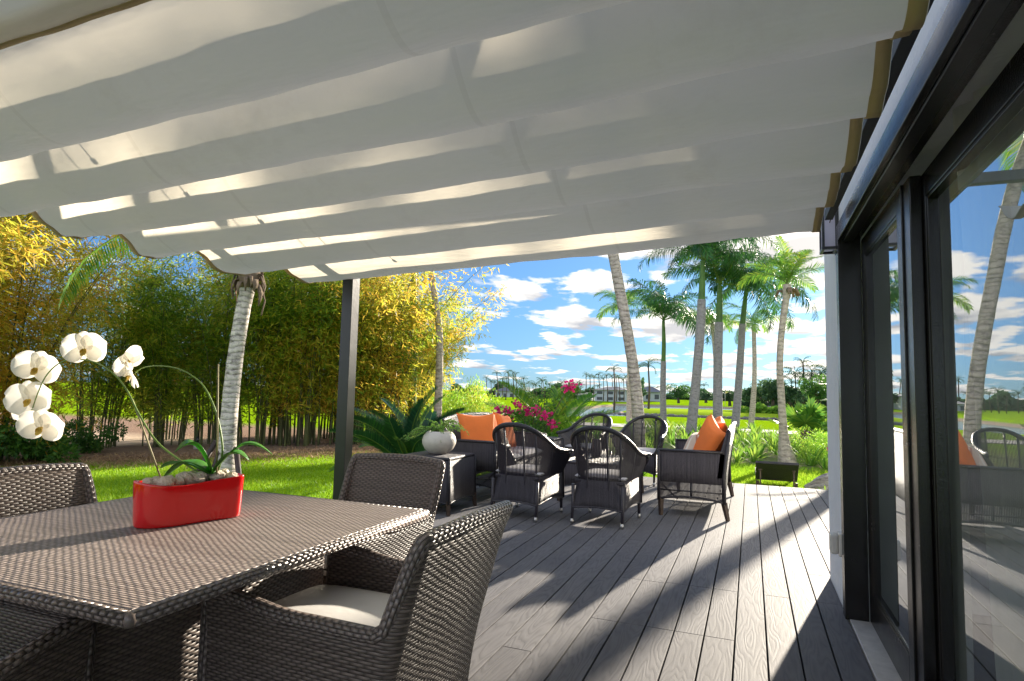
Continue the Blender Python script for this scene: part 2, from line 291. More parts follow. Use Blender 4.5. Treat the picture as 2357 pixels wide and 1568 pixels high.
# ------------------------------------------------------------------ mesh building
class MB:
    def __init__(s): s.v = []; s.f = []; s.uv = []; s.sm = []; s.mi = []
    def face(s, idx, uvs=None, smooth=False, m=0):
        s.f.append(idx); s.uv.append(uvs or [(0, 0)]*len(idx)); s.sm.append(smooth); s.mi.append(m)
    def poly(s, pts, uvs=None, smooth=False, m=0):
        b = len(s.v); s.v += [tuple(p) for p in pts]; s.face(list(range(b, b+len(pts))), uvs, smooth, m)
    def box(s, c, d, rot=None, m=0, taper=1.0):
        c = V(c); hx, hy, hz = d[0]/2, d[1]/2, d[2]/2
        P = []
        for z in (-1, 1):
            k = taper if z < 0 else 1.
            for x, y in ((-1, -1), (1, -1), (1, 1), (-1, 1)): P.append(V((x*hx*k, y*hy*k, z*hz)))
        F = [((0, 3, 2, 1), 0, 1), ((4, 5, 6, 7), 0, 1), ((0, 1, 5, 4), 0, 2), ((1, 2, 6, 5), 1, 2), ((2, 3, 7, 6), 0, 2), ((3, 0, 4, 7), 1, 2)]
        b = len(s.v)
        for p in P: s.v.append(tuple(c + (rot @ p if rot else p)))
        for f, a, e in F: s.face([b+i for i in f], [(P[i][a]+c[a], P[i][e]+c[e]) for i in f], False, m)
    def tube(s, pts, rad, n=8, cap=True, smooth=True, m=0, flat=1.0, up=None):
        pts = [V(p) for p in pts]; k = len(pts); b = len(s.v); L_ = 0
        if not isinstance(rad, (list, tuple)): rad = [rad]*k
        ref = V(up) if up else None; Ls = []
        for i, p in enumerate(pts):
            tg = (pts[min(i+1, k-1)] - pts[max(i-1, 0)]); tg = tg.normalized() if tg.length > 1e-9 else V((0, 0, 1))
            if ref is None: ref = V((0, 0, 1)) if abs(tg.z) < .9 else V((1, 0, 0))
            a = (ref - tg*ref.dot(tg)); a = a.normalized() if a.length > 1e-6 else tg.orthogonal().normalized()
            ref = a; c_ = tg.cross(a)
            if i: L_ += (p-pts[i-1]).length
            Ls.append(L_)
            for j in range(n):
                w = 2*pi*j/n; s.v.append(tuple(p + (a*cos(w)*flat + c_*sin(w))*rad[i]))
        for i in range(k-1):
            for j in range(n):
                j2 = (j+1) % n; r = rad[i]*2*pi
                s.face([b+i*n+j, b+i*n+j2, b+(i+1)*n+j2, b+(i+1)*n+j], [(Ls[i], j/n*r), (Ls[i], (j+1)/n*r), (Ls[i+1], (j+1)/n*r), (Ls[i+1], j/n*r)], smooth, m)
        if cap:
            s.face([b+j for j in range(n)][::-1], None, False, m); s.face([b+(k-1)*n+j for j in range(n)], None, False, m)
    def grid(s, P, UVs=None, smooth=True, m=0, closeu=False):
        a, c_ = len(P), len(P[0]); b = len(s.v)
        for row in P: s.v += [tuple(p) for p in row]
        for i in range(a-1 + (1 if closeu else 0)):
            i2 = (i+1) % a
            for j in range(c_-1):
                uv = None
                if UVs:
                    q = UVs[i2] if i2 else ([(UVs[-1][k][0] + (UVs[-1][k][0]-UVs[-2][k][0]), UVs[-1][k][1]) for k in range(c_)] if closeu and i == a-1 else UVs[i2])
                    uv = [UVs[i][j], q[j], q[j+1], UVs[i][j+1]]
                s.face([b+i*c_+j, b+i2*c_+j, b+i2*c_+j+1, b+i*c_+j+1], uv, smooth, m)
    def lathe(s, prof, n=32, c=(0, 0, 0), m=0):
        P = [[V(c)+V((r*cos(2*pi*i/n), r*sin(2*pi*i/n), z)) for (r, z) in prof] for i in range(n)]
        s.grid(P, None, True, m, closeu=True)
    def build(s, name, mats, parent=None, bevel=0, solid=0, sub=0, off=0):
        me = bpy.data.meshes.new(name); me.from_pydata(s.v, [], s.f)
        for m_ in (mats if isinstance(mats, (list, tuple)) else [mats]): me.materials.append(M[m_] if isinstance(m_, str) else m_)
        ul = me.uv_layers.new(name="UVMap"); flat = []
        for u in s.uv:
            for a in u: flat += [a[0], a[1]]
        ul.data.foreach_set('uv', flat)
        me.polygons.foreach_set('use_smooth', s.sm); me.polygons.foreach_set('material_index', s.mi); me.update()
        o = bpy.data.objects.new(name, me); COL.objects.link(o)
        if parent: o.parent = parent
        if solid: q = o.modifiers.new('solid', 'SOLIDIFY'); q.thickness = solid; q.offset = off
        if bevel: q = o.modifiers.new('bevel', 'BEVEL'); q.width = bevel; q.segments = 2; q.limit_method = 'ANGLE'
        if sub: q = o.modifiers.new('sub', 'SUBSURF'); q.levels = sub; q.render_levels = sub
        return o
def tag(o, label=None, cat=None, group=None, kind=None):
    if label: o['label'] = label
    if cat: o['category'] = cat
    if group: o['group'] = group
    if kind: o['kind'] = kind
    return o
def thing(name, label, cat, loc=(0, 0, 0), rz=0, group=None):
    o = bpy.data.objects.new(name, None); COL.objects.link(o); o.location = loc; o.rotation_euler = (0, 0, rz)
    o.empty_display_size = .1
    return tag(o, label, cat, group)
def dup(root, loc, rz, label=None, group=None, scale=None):
    r = root.copy(); COL.objects.link(r); r.location = loc; r.rotation_euler = (0, 0, rz)
    if label: r['label'] = label
    if group: r['group'] = group
    if scale: r.scale = (scale,)*3
    for ch in list(root.children):
        c = ch.copy(); COL.objects.link(c); c.parent = r
        for g in ch.children:
            d_ = g.copy(); COL.objects.link(d_); d_.parent = c
    return r
def spline(cp, n):
    """Catmull-Rom through control points"""
    cp = [V(p) for p in cp]; out_ = []; k = len(cp)-1
    for i in range(n):
        t_ = i/(n-1)*k; a = min(int(t_), k-1); f = t_-a
        p0, p1, p2, p3 = cp[max(a-1, 0)], cp[a], cp[a+1], cp[min(a+2, k)]
        out_.append(.5*((2*p1) + (p2-p0)*f + (2*p0-5*p1+4*p2-p3)*f*f + (3*p1-p0-3*p2+p3)*f**3))
    return out_
def sstep(a, b, x): x = min(1, max(0, (x-a)/(b-a))); return x*x*(3-2*x)
rnd = random.uniform

# ------------------------------------------------------------------ ground, water, paths
def shore(x):
    if x > 2: return 62 + (x-2)*40 if x < 8 else 400
    return 62 - 22*sstep(-9, -20, x) + 300*sstep(-27, -30, x)
def hgt(x, y):
    z = -.3 - .5*sstep(26, 62, y)
    if y > 31: z -= .12*sstep(40, 44, y)
    s_ = shore(x)
    if y > s_-1: z = z*(1-sstep(s_-1, s_+1.5, y)) - 2.6*sstep(s_-1, s_+1.5, y)
    if y > 138: z = -2.6 + (1.6+.6*sstep(150, 200, y))*sstep(142, 150, y) if x < 2 else max(z, -1.)
    if y > 34: z += .12*noise.noise(V((x*.06, y*.06, 0)))
    return z
xs = [-900, -500, -300, -200, -150] + [-120+i*3 for i in range(26)] + [-42+i*1.0 for i in range(66)] + [24+i*4 for i in range(20)] + [130, 200, 300, 500, 900]
ys = [-60, -30, -15, -6] + [-3+i*.9 for i in range(46)] + [39+i*.8 for i in range(34)] + [67+i*4 for i in range(18)] + [139+i*1.5 for i in range(10)] + [160, 180, 220, 300, 500, 900, 1800]
g = MB(); g.grid([[(x, y, hgt(x, y)) for y in ys] for x in xs]); tag(g.build('ground', 'ground'), kind='structure')
g = MB(); g.poly([(-900, 20, -1.62), (900, 20, -1.62), (900, 900, -1.62), (-900, 900, -1.62)]); tag(g.build('lake_water', 'water'), kind='structure')
g = MB()
g.grid([[(x, y, hgt(x, y)+.03) for y in (27.6 + .02*x, 29.2 + .02*x, 30.6+.02*x)] for x in range(-9, 30)]); tag(g.build('path', 'path'), kind='structure')
g = MB(); A = []
for i in range(25):
    row = []
    for j in range(13):
        w = 2*pi*i/24; r_ = j/12; x = cos(w)*r_*16; y = sin(w)*r_*15
        row.append((x, y, 1.05*sstep(1., .62, r_ + .05*noise.noise(V((x*.2, y*.2, 3)))) - .35))
    A.append(row)
g.grid(A); o = g.build('island', 'turf'); o.location = (-4.5, 90, -1.55); tag(o, kind='structure')

# ------------------------------------------------------------------ deck
g = MB(); X0, PW = -.083, .1455
special = {3: [4.12], 2: [], }
yend = 9.14
def plank(k, y0, y1):
    xa = X0 + k*PW + .0042; xb = xa + PW - .0084
    if xb > .487 and y1 < 4.74: xb = min(xb, .487)
    if xa > .487: y0 = max(y0, 4.742)
    if y1 - y0 < .05: return
    g.box(((xa+xb)/2, (y0+y1)/2, -.0125), (xb-xa, y1-y0-.003, .025))
rj = random.Random(5)
fixed = {-5: [3.31, 4.10], -4: [3.31, 4.10], -3: [3.31, 4.12], -2: [3.31, 4.12], -1: [3.31, 4.12], 0: [], 1: [4.13, 7.28], 2: [], 3: [4.13], -6: [5.17], -7: [2.77], -9: [2.76]}
for k in range(-24, 12):
    js = fixed.get(k)
    if js is None or len(js) < 1:
        js = (js or []) + [rj.uniform(.5, 2.4), rj.uniform(4.6, 7.8)] if k != 0 else [.6, 6.4]
    js = sorted(js + ([] if any(j < 2.6 for j in js) else [rj.uniform(-.5, 1.6)]))
    pts = [-3.0] + js + [yend]
    for a, b in zip(pts, pts[1:]):
        if X0+(k)*PW > .487: plank(k, a, b)
        elif X0+(k+1)*PW > .487 and b > 4.74:
            g.box(((X0+k*PW+.003+.487)/2, (a+4.742)/2 if a < 4.742 else a, -.0125), (.487-X0-k*PW-.003, max(4.742-a, .01)-.003, .025)) if a < 4.7 else None
            xa = X0+k*PW+.003; y0_ = max(a, 4.745); g.box((xa+PW/2-.003, (y0_+b)/2, -.0125), (PW-.006, b-y0_-.003, .025))
        else: plank(k, a, b)
deck = tag(g.build('deck', 'deck', bevel=.0015), kind='structure')
g = MB(); g.box((-1.0, 9.12, -.17), (5.2, .03, .26)); g.box((-3.59, 3.1, -.17), (.03, 12.0, .26)); g.box((-1, 3.1, -.16), (5.1, 11.9, .02))
g.build('fascia', 'teak', deck)
g = MB(); g.box((-3.66, 3.0, -.31), (.1, 12.2, .1)); 

# ------------------------------------------------------------------ house wall and sliding doors
house = thing('house', 'white stucco house wall end with black framed sliding glass doors beside the deck', 'house', (.49, 4.73, 0))
HO = V((-.49, -4.73, 0))
def hb(name, boxes, mat, parent=house, bevel=.002):
    g = MB()
    for (x0, x1, y0, y1, z0, z1) in boxes: g.box(V(((x0+x1)/2, (y0+y1)/2, (z0+z1)/2))+HO, (x1-x0, y1-y0, z1-z0))
    return g.build(name, mat, parent, bevel=bevel)
hb('wall', [(.49, .74, 3.975, 4.73, -.3, 3.05), (.49, .74, -3.0, 3.975, 2.207, 3.05), (.74, 8.0, 4.48, 4.73, -.3, 3.05)], 'stucco')
hb('roof', [(.50, 8.1, -3.0, 4.72, 3.055, 3.2)], 'grey_beam')
hb('casing', [(.473, .588, 3.88, 3.972, .0, 2.205), (.473, .588, -3., 3.878, 2.11, 2.205)], 'bronze_wood')
hb('head_moulding', [(.50, .55, -3.0, 3.876, 2.098, 2.108)], 'black_metal')
hb('interior_wall', [(.74, 6.0, 4.30, 4.47, 0, 2.9), (5.9, 6.0, -3, 4.3, 0, 2.9)], 'room')
hb('interior_floor', [(.74, 6.0, -3, 4.3, -.05, .0)], 'roomfloor')
hb('interior_ceiling', [(.74, 6.0, -3, 4.3, 2.55, 2.6)], 'room')
hb('sill', [(.493, .60, -3.0, 3.878, -.06, .006)], 'marble', bevel=.004)
def leaf(x0, x1, y0, y1, xm):
    d_ = thing('sliding_door', None, None); d_.parent = house
    st = .085; g = MB()
    B = [(x0, x1, y1-st, y1, .01, 2.10), (x0, x1, y0, y0+st, .01, 2.10), (x0, x1, y0+st, y1-st, 2.0, 2.10), (x0, x1, y0+st, y1-st, .01, .17)]
    for (a, b, c, e, z0, z1) in B: g.box(V(((a+b)/2, (c+e)/2, (z0+z1)/2))+HO, (b-a, e-c, z1-z0))
    xi0, xi1 = x0+.006, x1-.006; w = .014        # glazing beads
    xi0 = x0+.004; xi1 = x1-.006
    B = [(xi0, xi1, y1-st-w, y1-st, .17, 2.0), (xi0, xi1, y0+st, y0+st+w, .17, 2.0), (xi0, xi1, y0+st+w, y1-st-w, 2.0-w, 2.0), (xi0, xi1, y0+st+w, y1-st-w, .17, .17+w)]
    for (a, b, c, e, z0, z1) in B: g.box(V(((a+b)/2, (c+e)/2, (z0+z1)/2))+HO, (b-a, e-c, z1-z0))
    g.build('door_frame', 'bronze_wood', d_, bevel=.003)
    g = MB(); g.poly([V((xm, y1-st, .17))+HO, V((xm, y0+st, .17))+HO, V((xm, y0+st, 2.0))+HO, V((xm, y1-st, 2.0))+HO])
    g.build('pane', 'glass', d_)
leaf(.590, .632, 2.90, 3.876, .600)
leaf(.642, .690, 1.05, 2.84, .666)
leaf(.590, .632, -1.4, 1.10, .600)
hb('meeting_post', [(.598, .641, 2.79, 2.897, .007, 2.10)], 'bronze_wood', bevel=.004)
# curtains inside
def curtain(y0, y1, x, label, amp=.016, pitch_=.08):
    t_ = thing('curtain', label, 'curtain', (x, (y0+y1)/2, 0)); g = MB(); n = int((y1-y0)/.008)
    g.grid([[(amp*sin(2*pi*(y0+(y1-y0)*i/n)/pitch_)*(1+.3*sin(i*.13)) + .01*j*sin(i*.05), (y0+(y1-y0)*i/n)-(y0+y1)/2, .03 + j*.31) for j in range(9)] for i in range(n+1)])
    g.build('cloth', 'curtain', t_); r_ = MB(); r_.tube([(0, (y0-y1)/2, 2.52), (0, (y1-y0)/2, 2.52)], .012); r_.build('rail', 'black_metal', t_)
curtain(2.715, 3.10, .722, 'gathered cream curtain behind the door glass next to the dark meeting post')
curtain(1.7, 2.46, .745, 'sheer white curtain behind the nearest door glass at the right edge', .02, .13)
curtain(3.30, 3.46, .76, 'narrow white curtain behind the far door leaf', .02, .07)
# wall lamp
lp = thing('wall_lamp', 'black box wall lamp with opal glass panels on the white wall end', 'lamp', (.49, 3.72+.55, 2.30)); lp.location = (.49, 4.02, 2.215)
g = MB(); w, dd, hh = .15, .085, .26
for sx_ in (-1, 1):
    for sy in (-1, 1): g.box((-.048+sx_*(dd/2-.007), sy*(w/2-.007), 0), (.014, .014, hh))
for z in (-hh/2, hh/2):
    for sy in (-1, 1): g.box((-.048, sy*(w/2-.007), z), (dd, .016, .016))
    for sx_ in (-1, 1): g.box((-.048+sx_*(dd/2-.007), 0, z), (.016, w, .016))
g.box((-.048, 0, hh/2+.01), (dd, w, .012)); g.build('frame', 'black_metal', lp, bevel=.001)
g = MB(); g.box((-.003, 0, 0), (.012, .12, .30)); g.build('wall_plate', 'black_metal', lp)
g = MB(); g.box((-.048, 0, 0), (dd-.016, w-.03, hh-.02)); g.build('glass_panel', 'opal', lp)
# outlet
ot = thing('outlet_box', 'cream weatherproof outlet box low on the white wall end', 'outlet', (.49, 4.08, .36))
g = MB(); g.box((-.012, 0, 0), (.024, .09, .13)); g.build('back_box', 'plasticw', ot, bevel=.006)
g = MB(); g.box((-.045, .002, .0), (.045, .075, .115)); g.build('cover', 'plasticw', ot, bevel=.015)
# twig wire by lamp
g = MB(); g.tube([(.485, 3.98, 2.20), (.44, 3.97, 2.23), (.46, 3.9, 2.30), (.43, 3.86, 2.31), (.47, 3.80, 2.27), (.455, 3.82, 2.34)], .003, 5)
tag(g.build('wire', 'twig'), 'thin curling brown wire sticking out of the wall beside the lamp', 'wire')

# ------------------------------------------------------------------ canopy
can = thing('shade_canopy', 'wavy cream shade cloth slung in folds from a dark metal pergola over the deck', 'canopy', (0, 0, 0))
XR, XL = .305, -2.88
YLs = [3.36, 2.68, 2.17, 1.78, 1.42, 1.05, .68]; YRs = [3.05, 2.50, 2.05, 1.67, 1.30, .99, .64]
ZLs = [1.915, 1.852, 1.842, 1.835, 1.83, 1.83, 1.83]; ZRs = [1.972, 1.935, 1.918, 1.908, 1.902, 1.90, 1.90]
def arr(A, k):
    if k < 0: return A[0] + (A[0]-A[1])*(-k)*(.75 if A[0] > 3 else 0)
    n = len(A)-1
    if k >= n: return A[n] + (A[n]-A[n-1])*(k-n)
    i = int(k); return A[i]*(1-(k-i)) + A[i+1]*(k-i)
def valley(x, k):          # front-to-back place of the k-th fold bottom (k=0 farthest)
    u = (x-XL)/(XR-XL); return arr(YLs, k)*(1-u) + arr(YRs, k)*u
def cloth_pt(x, s_, sag=.128, seed=0):
    k = floor(s_+.5); u = (x-XL)/(XR-XL)
    f = s_ - k                                # -.5 .. .5, 0 = fold bottom, +-.5 = hanging line
    y = valley(x, s_)
    prof = (abs(f)*2)**1.7
    zb = arr(ZLs, max(k, 0))*(1-u) + arr(ZRs, max(k, 0))*u + .008*noise.noise(V((x*.8, k*3.1, 0)))
    bow = -.012*sin(pi*u)
    edge_ = max(0, 1-min(abs(x-XL), abs(x-XR))/.55)
    z = zb + bow + sag*prof + .022*edge_*noise.noise(V((x*4+s_*3, s_*4.5, 2))) + .006*noise.noise(V((x*2.2, s_*2.5, 5))) + .004*noise.noise(V((x*7, s_*1.5, 9)))
    skew = .03*sin(x*1.3+k)
    # edge flutter
    return V((x, y+skew*.4, z))
def cloth(s0, s1, name, farflat=False):
    g = MB(); nx = 90; ns = int((s1-s0)*22); A = []; Us = []
    for i in range(nx+1):
        x = XL + (XR-XL)*i/nx
        ed = .012*noise.noise(V((i*.2, 0, 0)))
        A.append([cloth_pt(x, s0+(s1-s0)*j/ns) for j in range(ns+1)]); Us.append([(x, j*.02) for j in range(ns+1)])
    g.grid(A, Us); o = g.build(name, 'cloth', can)
    # webbing along the side edges
    for nm, xa, xb in (('side_hem', XL+.002, XL+.034), ('side_hem', XR-.034, XR-.002)):
        h = MB(); h.grid([[cloth_pt(x, s0+(s1-s0)*j/ns) + V((0, 0, -.003)) for j in range(ns+1)] for x in (xa, xb)]); h.build(nm, 'hem', can, solid=.002)
    return o
cloth(-.42, 6.05, 'shade_cloth')
def end_hem(s_, w):
    h = MB(); h.grid([[cloth_pt(XL+(XR-XL)*i/60, s_+q) + V((0, 0, -.004 if s_ < 3 else -.013)) for q in (0, w)] for i in range(61)]); h.build('end_hem', 'hem', can, solid=.002)
end_hem(5.83, .06)
cloth(5.82, 9.5, 'shade_cloth').location.z = -.010
end_hem(-.42, .03)
# pergola steel
def pb(name, x0, x1, y0, y1, z0, z1, mat='black_metal'):
    g = MB(); g.box(((x0+x1)/2, (y0+y1)/2, (z0+z1)/2), (x1-x0, y1-y0, z1-z0)); return g.build(name, mat, can, bevel=.002)
pb('post', -2.545, -2.465, 3.34, 3.42, 0, 2.20)
pb('post', -2.545, -2.465, -2.4, -2.32, 0, 2.20)
pb('beam', -2.545, -2.465, -2.4, 3.42, 2.202, 2.28)
pb('wall_beam', .392, .432, -2.9, 3.72, 2.19, 2.245, 'grey_beam')

pb('cross_beam', -2.46, .395, 3.36, 3.41, 2.22, 2.27)
pb('rafter', -1.92, -1.86, -2.4, 3.355, 2.27, 2.32); pb('rafter', -.33, -.28, -2.4, 3.355, 2.30, 2.34)
for k in range(-1, 7):           # hooks from which the cloth hangs under the rafter
    for xh in (-1.9,):
        p = cloth_pt(xh, k+.5); g = MB(); g.tube([p+V((0, 0, .01)), p+V((0, .01, .06)), (xh, p.y+.02, 2.27)], .003, 5); g.box(p+V((0, 0, .02)), (.02, .015, .015)); g.build('hook', 'black_metal', can)

# ------------------------------------------------------------------ dining table
tb = thing('dining_table', 'square brown rattan dining table carrying the red orchid planter', 'dining table', (-1.74, 1.50, 0))
g = MB(); TX, TY, TH = .575, .598, .74
# top as a rounded slab, UV in metres
A = []; U_ = []
prof = [(-.02, TH-.028), (0, TH-.024), (.0055, TH-.012), (0, TH-.003), (-.012, TH)]
def rr(i, n=64, e=0, cr_=.03):
    w = 2*pi*i/n; c_, s_ = cos(w), sin(w); q = max(abs(c_), abs(s_)); x, y = c_/q, s_/q
    return V((x*(TX+e), y*(TY+e), 0))
g.box((0, 0, TH-.0125), (TX*2-.02, TY*2-.02, .025), m=0)
tp = g.build('table_top', 'weave_top', tb)
g = MB()
cor = [(-TX, -TY), (TX, -TY), (TX, TY), (-TX, TY)]
for i in range(4):
    a, b = cor[i], cor[(i+1) % 4]; g.tube([(a[0], a[1], TH-.016), (b[0], b[1], TH-.016)], .0175, 10)
for a in cor: g.lathe([(0.0001, .0175), (.012, .013), (.0175, 0), (.012, -.013), (.0001, -.0175)], 10, (a[0], a[1], TH-.016))
g.build('rim', 'weave_rim', tb)
g = MB(); g.box((.03, 0.0, .305), (.42, .90, .61)); g.build('base', 'weave', tb, bevel=.02)
g = MB(); g.box((.03, 0, .655), (.36, .84, .088)); g.build('sub_frame', 'black_metal', tb)

# ------------------------------------------------------------------ dining chairs (local: front +Y, back -Y)
def dining_chair(label, loc, rz, group='rattan dining chairs round the table'):
    t_ = thing('dining_chair', label, 'dining chair', loc, rz, group)
    W_, D_ = .248, .27
    # plan path, from front left tip round the back to front right tip, with arc length
    path = []
    def add(x, y): path.append((x, y))
    for i in range(30): add(-W_, D_ - i*(D_+.235)/29)
    for i in range(1, 9): a = pi + i/9*pi/2; add(-W_+.02+.02*cos(a), -.235+.02*sin(a))
    for i in range(15):
        u = i/14; add(-W_+.02 + u*(2*W_-.04), -.255 - .012*sin(pi*u))
    for i in range(1, 9): a = 1.5*pi + i/9*pi/2; add(W_-.02+.02*cos(a), -.235+.02*sin(a))
    for i in range(30): add(W_, -.235 + i*(D_+.235)/29)
    n = len(path); arc = [0]
    for i in range(1, n): arc.append(arc[-1] + math.hypot(path[i][0]-path[i-1][0], path[i][1]-path[i-1][1]))
    tot = arc[-1]
    def top(i):
        q = abs(arc[i]/tot-.5)*tot                   # distance from the middle of the back
        arm = .610 + .03*sstep(.45, .75, q); bk = .852 - .012*(q/.25)**2
        return bk + (arm-bk)*sstep(.238, .264, q)
    A = []; Us = []; nz_ = 16; rim = []
    for i in range(n):
        a, b = path[max(i-1, 0)], path[min(i+1, n-1)]; tx, ty = b[0]-a[0], b[1]-a[1]; l = math.hypot(tx, ty); nx_, ny_ = ty/l, -tx/l
        q = abs(arc[i]/tot-.5)*tot; lean = .13*sstep(.285, .225, q) + .012
        row = []; ur = []
        for j in range(nz_+1):
            z = .035 + (top(i)-.035)*j/nz_; ln = .135*sstep(.42, .240, q)*(z/.86)**2.2; e = .010 - .012*sin(pi*min(z/.6, 1))
            # widening of the back towards its top corners
            row.append((path[i][0]*(1+.05*sstep(.5, .9, z)*sstep(.40, .2, q)) + nx_*e, path[i][1] + ny_*e - ln, z)); ur.append((arc[i], z))
        A.append(row); Us.append(ur); rim.append(V(row[-1]))
    g = MB(); g.grid(A, Us); g.build('shell', 'weave', t_, solid=.030, off=0)
    g = MB(); g.tube(rim, .0205, 10); 
    g.tube([rim[0], V((A[0][0]))], .018, 8); g.tube([rim[-1], V((A[-1][0]))], .018, 8); g.build('rim', 'weave_rim', t_)
    g = MB(); g.box((0, .015, .245), (2*W_-.04, .48, .43)); g.build('seat_base', 'weave', t_, bevel=.015)
    g = MB(); box_cushion(g, 0, .03, .503, 2*W_-.04, .53, .085); g.build('cushion', 'cushion', t_)
    for sx_ in (-1, 1):
        for sy in (-1, 1):
            g = MB(); g.box((sx_*.24, sy*.22, .015), (.04, .04, .03)); g.build('foot', 'black_metal', t_)
    return t_
def box_cushion(g, cx_, cy_, cz, w, d_, h, n=14, dome=.3):
    """soft slab with rounded sides and a slightly domed top"""
    top, bot = [], []
    def P(u, v, sgn):
        a = abs(u)**7; b = abs(v)**7; e = max(0, 1-a)*max(0, 1-b)
        hh = h/2*(e**.5)*(1+dome*(1-u*u)*(1-v*v))
        return (cx_+u*w/2*(1-.02*v*v), cy_+v*d_/2*(1-.02*u*u), cz+sgn*hh)
    q = [sin(pi/2*(-1+2*i/n))*.999 if True else 0 for i in range(n+1)]
    g.grid([[P(u, v, 1) for v in q] for u in q]); g.grid([[P(u, v, -1) for v in q[::-1]] for u in q])
dining_chair('large rattan dining chair at the near right side of the table', (-1.105, 1.55, 0), R(89))
dining_chair('rattan dining chair beyond the far table edge with its dark backrest facing the camera', (-1.66, 2.27, 0), R(178))
dining_chair('sunlit rattan dining chair behind the left side of the table', (-2.19, 1.50, 0), R(-88))
dining_chair('rattan dining chair in the near left corner, tucked under the near table edge', (-1.64, .70, 0), R(17))

# ------------------------------------------------------------------ red planter with orchid
pl = thing('planter', 'glossy red wavy ceramic planter on the rattan table', 'planter', (-1.755, 1.545, .741), atan(.27/.15)+.02); pl.scale = (1, 1, .87)
def plan(w, e=1.0, off=0.):
    """kidney outline, long axis X"""
    a = .168*e; x = a*cos(w); b = (.062 + .010*cos(2*w))*e
    y = b*(abs(sin(w))**.8)*(1 if sin(w) >= 0 else -1) + .016*sin(x*17)
    return V((x, y, 0))
g = MB(); n = 64; A = []
for i in range(n):
    w = 2*pi*i/n
    def q(e, z): p = plan(w, e); z2 = z + ((.004*sin(p.x*22) - .008 + .018*(p.x/.168)**2) if z > .13 else 0); return V((p.x, p.y, z2))
    A.append([V((0, .0, .003)), q(.93, .0), q(.955, .0), q(.975, .010), q(.985, .06), q(1.0, .12), q(1.01, .150), q(1.005, .158), q(.965, .158), q(.935, .147), q(.90, .10), V((0, 0, .10))])
g.grid(A, None, True, closeu=True); g.build('pot', 'red', pl, sub=1)
g = MB(); A = [[V((0, 0, .138)), plan(2*pi*i/n, .94)+V((0, 0, .134))] for i in range(n)]; g.grid(A, None, True, closeu=True); g.build('soil', 'fibre', pl)
rs = random.Random(3)
for i in range(13):
    g = MB(); sz = rs.uniform(.016, .03); x = -.125 + .25*i/12; yy = rs.uniform(-.025, .025) + .016*sin(x*17)
    A = [[V((cos(2*pi*a/10)*sin(pi*b/6), sin(2*pi*a/10)*sin(pi*b/6), cos(pi*b/6)))*(sz*(1+.45*noise.noise(V((cos(2*pi*a/10)*sin(pi*b/6)*1.3+i*9, sin(2*pi*a/10)*sin(pi*b/6)*1.3, cos(pi*b/6)*1.3))))) for b in range(7)] for a in range(10)]
    for r_ in A:
        for p in r_: p.z *= .75
    g.grid(A, None, False, closeu=True); o = g.build('stone', 'stone')
    o.location = pl.matrix_basis @ V((0, 0, 0)); c_, s_ = cos(pl.rotation_euler.z), sin(pl.rotation_euler.z)
    o.location = V((-1.755 + x*c_ - yy*s_, 1.545 + x*s_ + yy*c_, .741+.131+sz*.42)); tag(o, 'rough pale pinkish stone covering the soil of the red planter', 'stone', 'stones in the red planter')
# orchid, built about the planter
orc = thing('orchid', 'white moth orchid with two arching flower stems in the red planter', 'orchid', (-1.74, 1.56, .88)); OB = V((-1.74, 1.56, .88))
def op(px, py, fy): return aty(px, py, fy) - OB
def strap_leaf(g, a, b, w, sagz, n=10):
    a, b = V(a), V(b); d_ = (b-a); sd_ = d_.cross(V((0, 0, 1))).normalized(); A = []
    for i in range(n+1):
        u = i/n; p = a + d_*u + V((0, 0, sagz*sin(pi*u))); ww = w*max(.02, (sin(pi*min(1, u*.93+.10)))**.6)
        A.append([p - sd_*ww + V((0, 0, .25*ww)), p, p + sd_*ww + V((0, 0, .25*ww))])
    g.grid(A)
base = op(488, 1092, 1.60)
for (px, py, fy, w, sg) in ((372, 1106, 1.56, .032, .05), (402, 1042, 1.50, .055, .06), (368, 1078, 1.66, .034, .03), (627, 1046, 1.72, .034, .065), (574, 1060, 1.66, .04, .045)):
    g = MB(); strap_leaf(g, base, op(px, py, fy), w, sg); g.build('leaf', 'oleaf', orc, solid=.0015)
st1 = [op(483, 1104, 1.60), op(400, 1050, 1.58), op(355, 1010, 1.56), op(318, 950, 1.55), op(290, 895, 1.54), op(255, 855, 1.53), op(205, 830, 1.52), op(150, 830, 1.51), op(110, 860, 1.50), op(85, 910, 1.49), op(70, 960, 1.49)]
st2 = [op(500, 1090, 1.62), op(512, 1040, 1.62), op(505, 980, 1.62), op(490, 930, 1.62), op(465, 885, 1.62), op(425, 855, 1.62), op(380, 843, 1.62), op(335, 845, 1.61), op(312, 858, 1.6)]
for st_ in (st1, st2):
    P_ = spline(st_, 50); g = MB(); g.tube(P_, [.0038-.0020*i/49 for i in range(50)], 8); g.build('flower_stem', 'stem', orc)
for a, b in (((372, 1106, 1.585), (305, 920, 1.60)), ((499, 1095, 1.60), (502, 838, 1.60))):
    g = MB(); g.tube([op(*a), op(*b)], .0030, 6); g.build('support_stick', 'stake', orc)
def petal(g, c, ax, up, n_, L_, W_, cup, rootw=.25, nn=7):
    """petal from c along up, width along ax, normal n_"""
    A = []
    for i in range(nn+1):
        u = i/nn; w = W_*(rootw + (1-rootw)*sin(pi*min(1, (u*.80+.14)))**.75) * (1 if u < .97 else .45); row = []
        for j in range(-3, 4):
            q = j/3; row.append(c + up*(L_*u) + ax*(w*q) + n_*(cup*(q*q*.8 - .4*sin(pi*u)) * W_))
        A.append(row)
    g.grid(A)
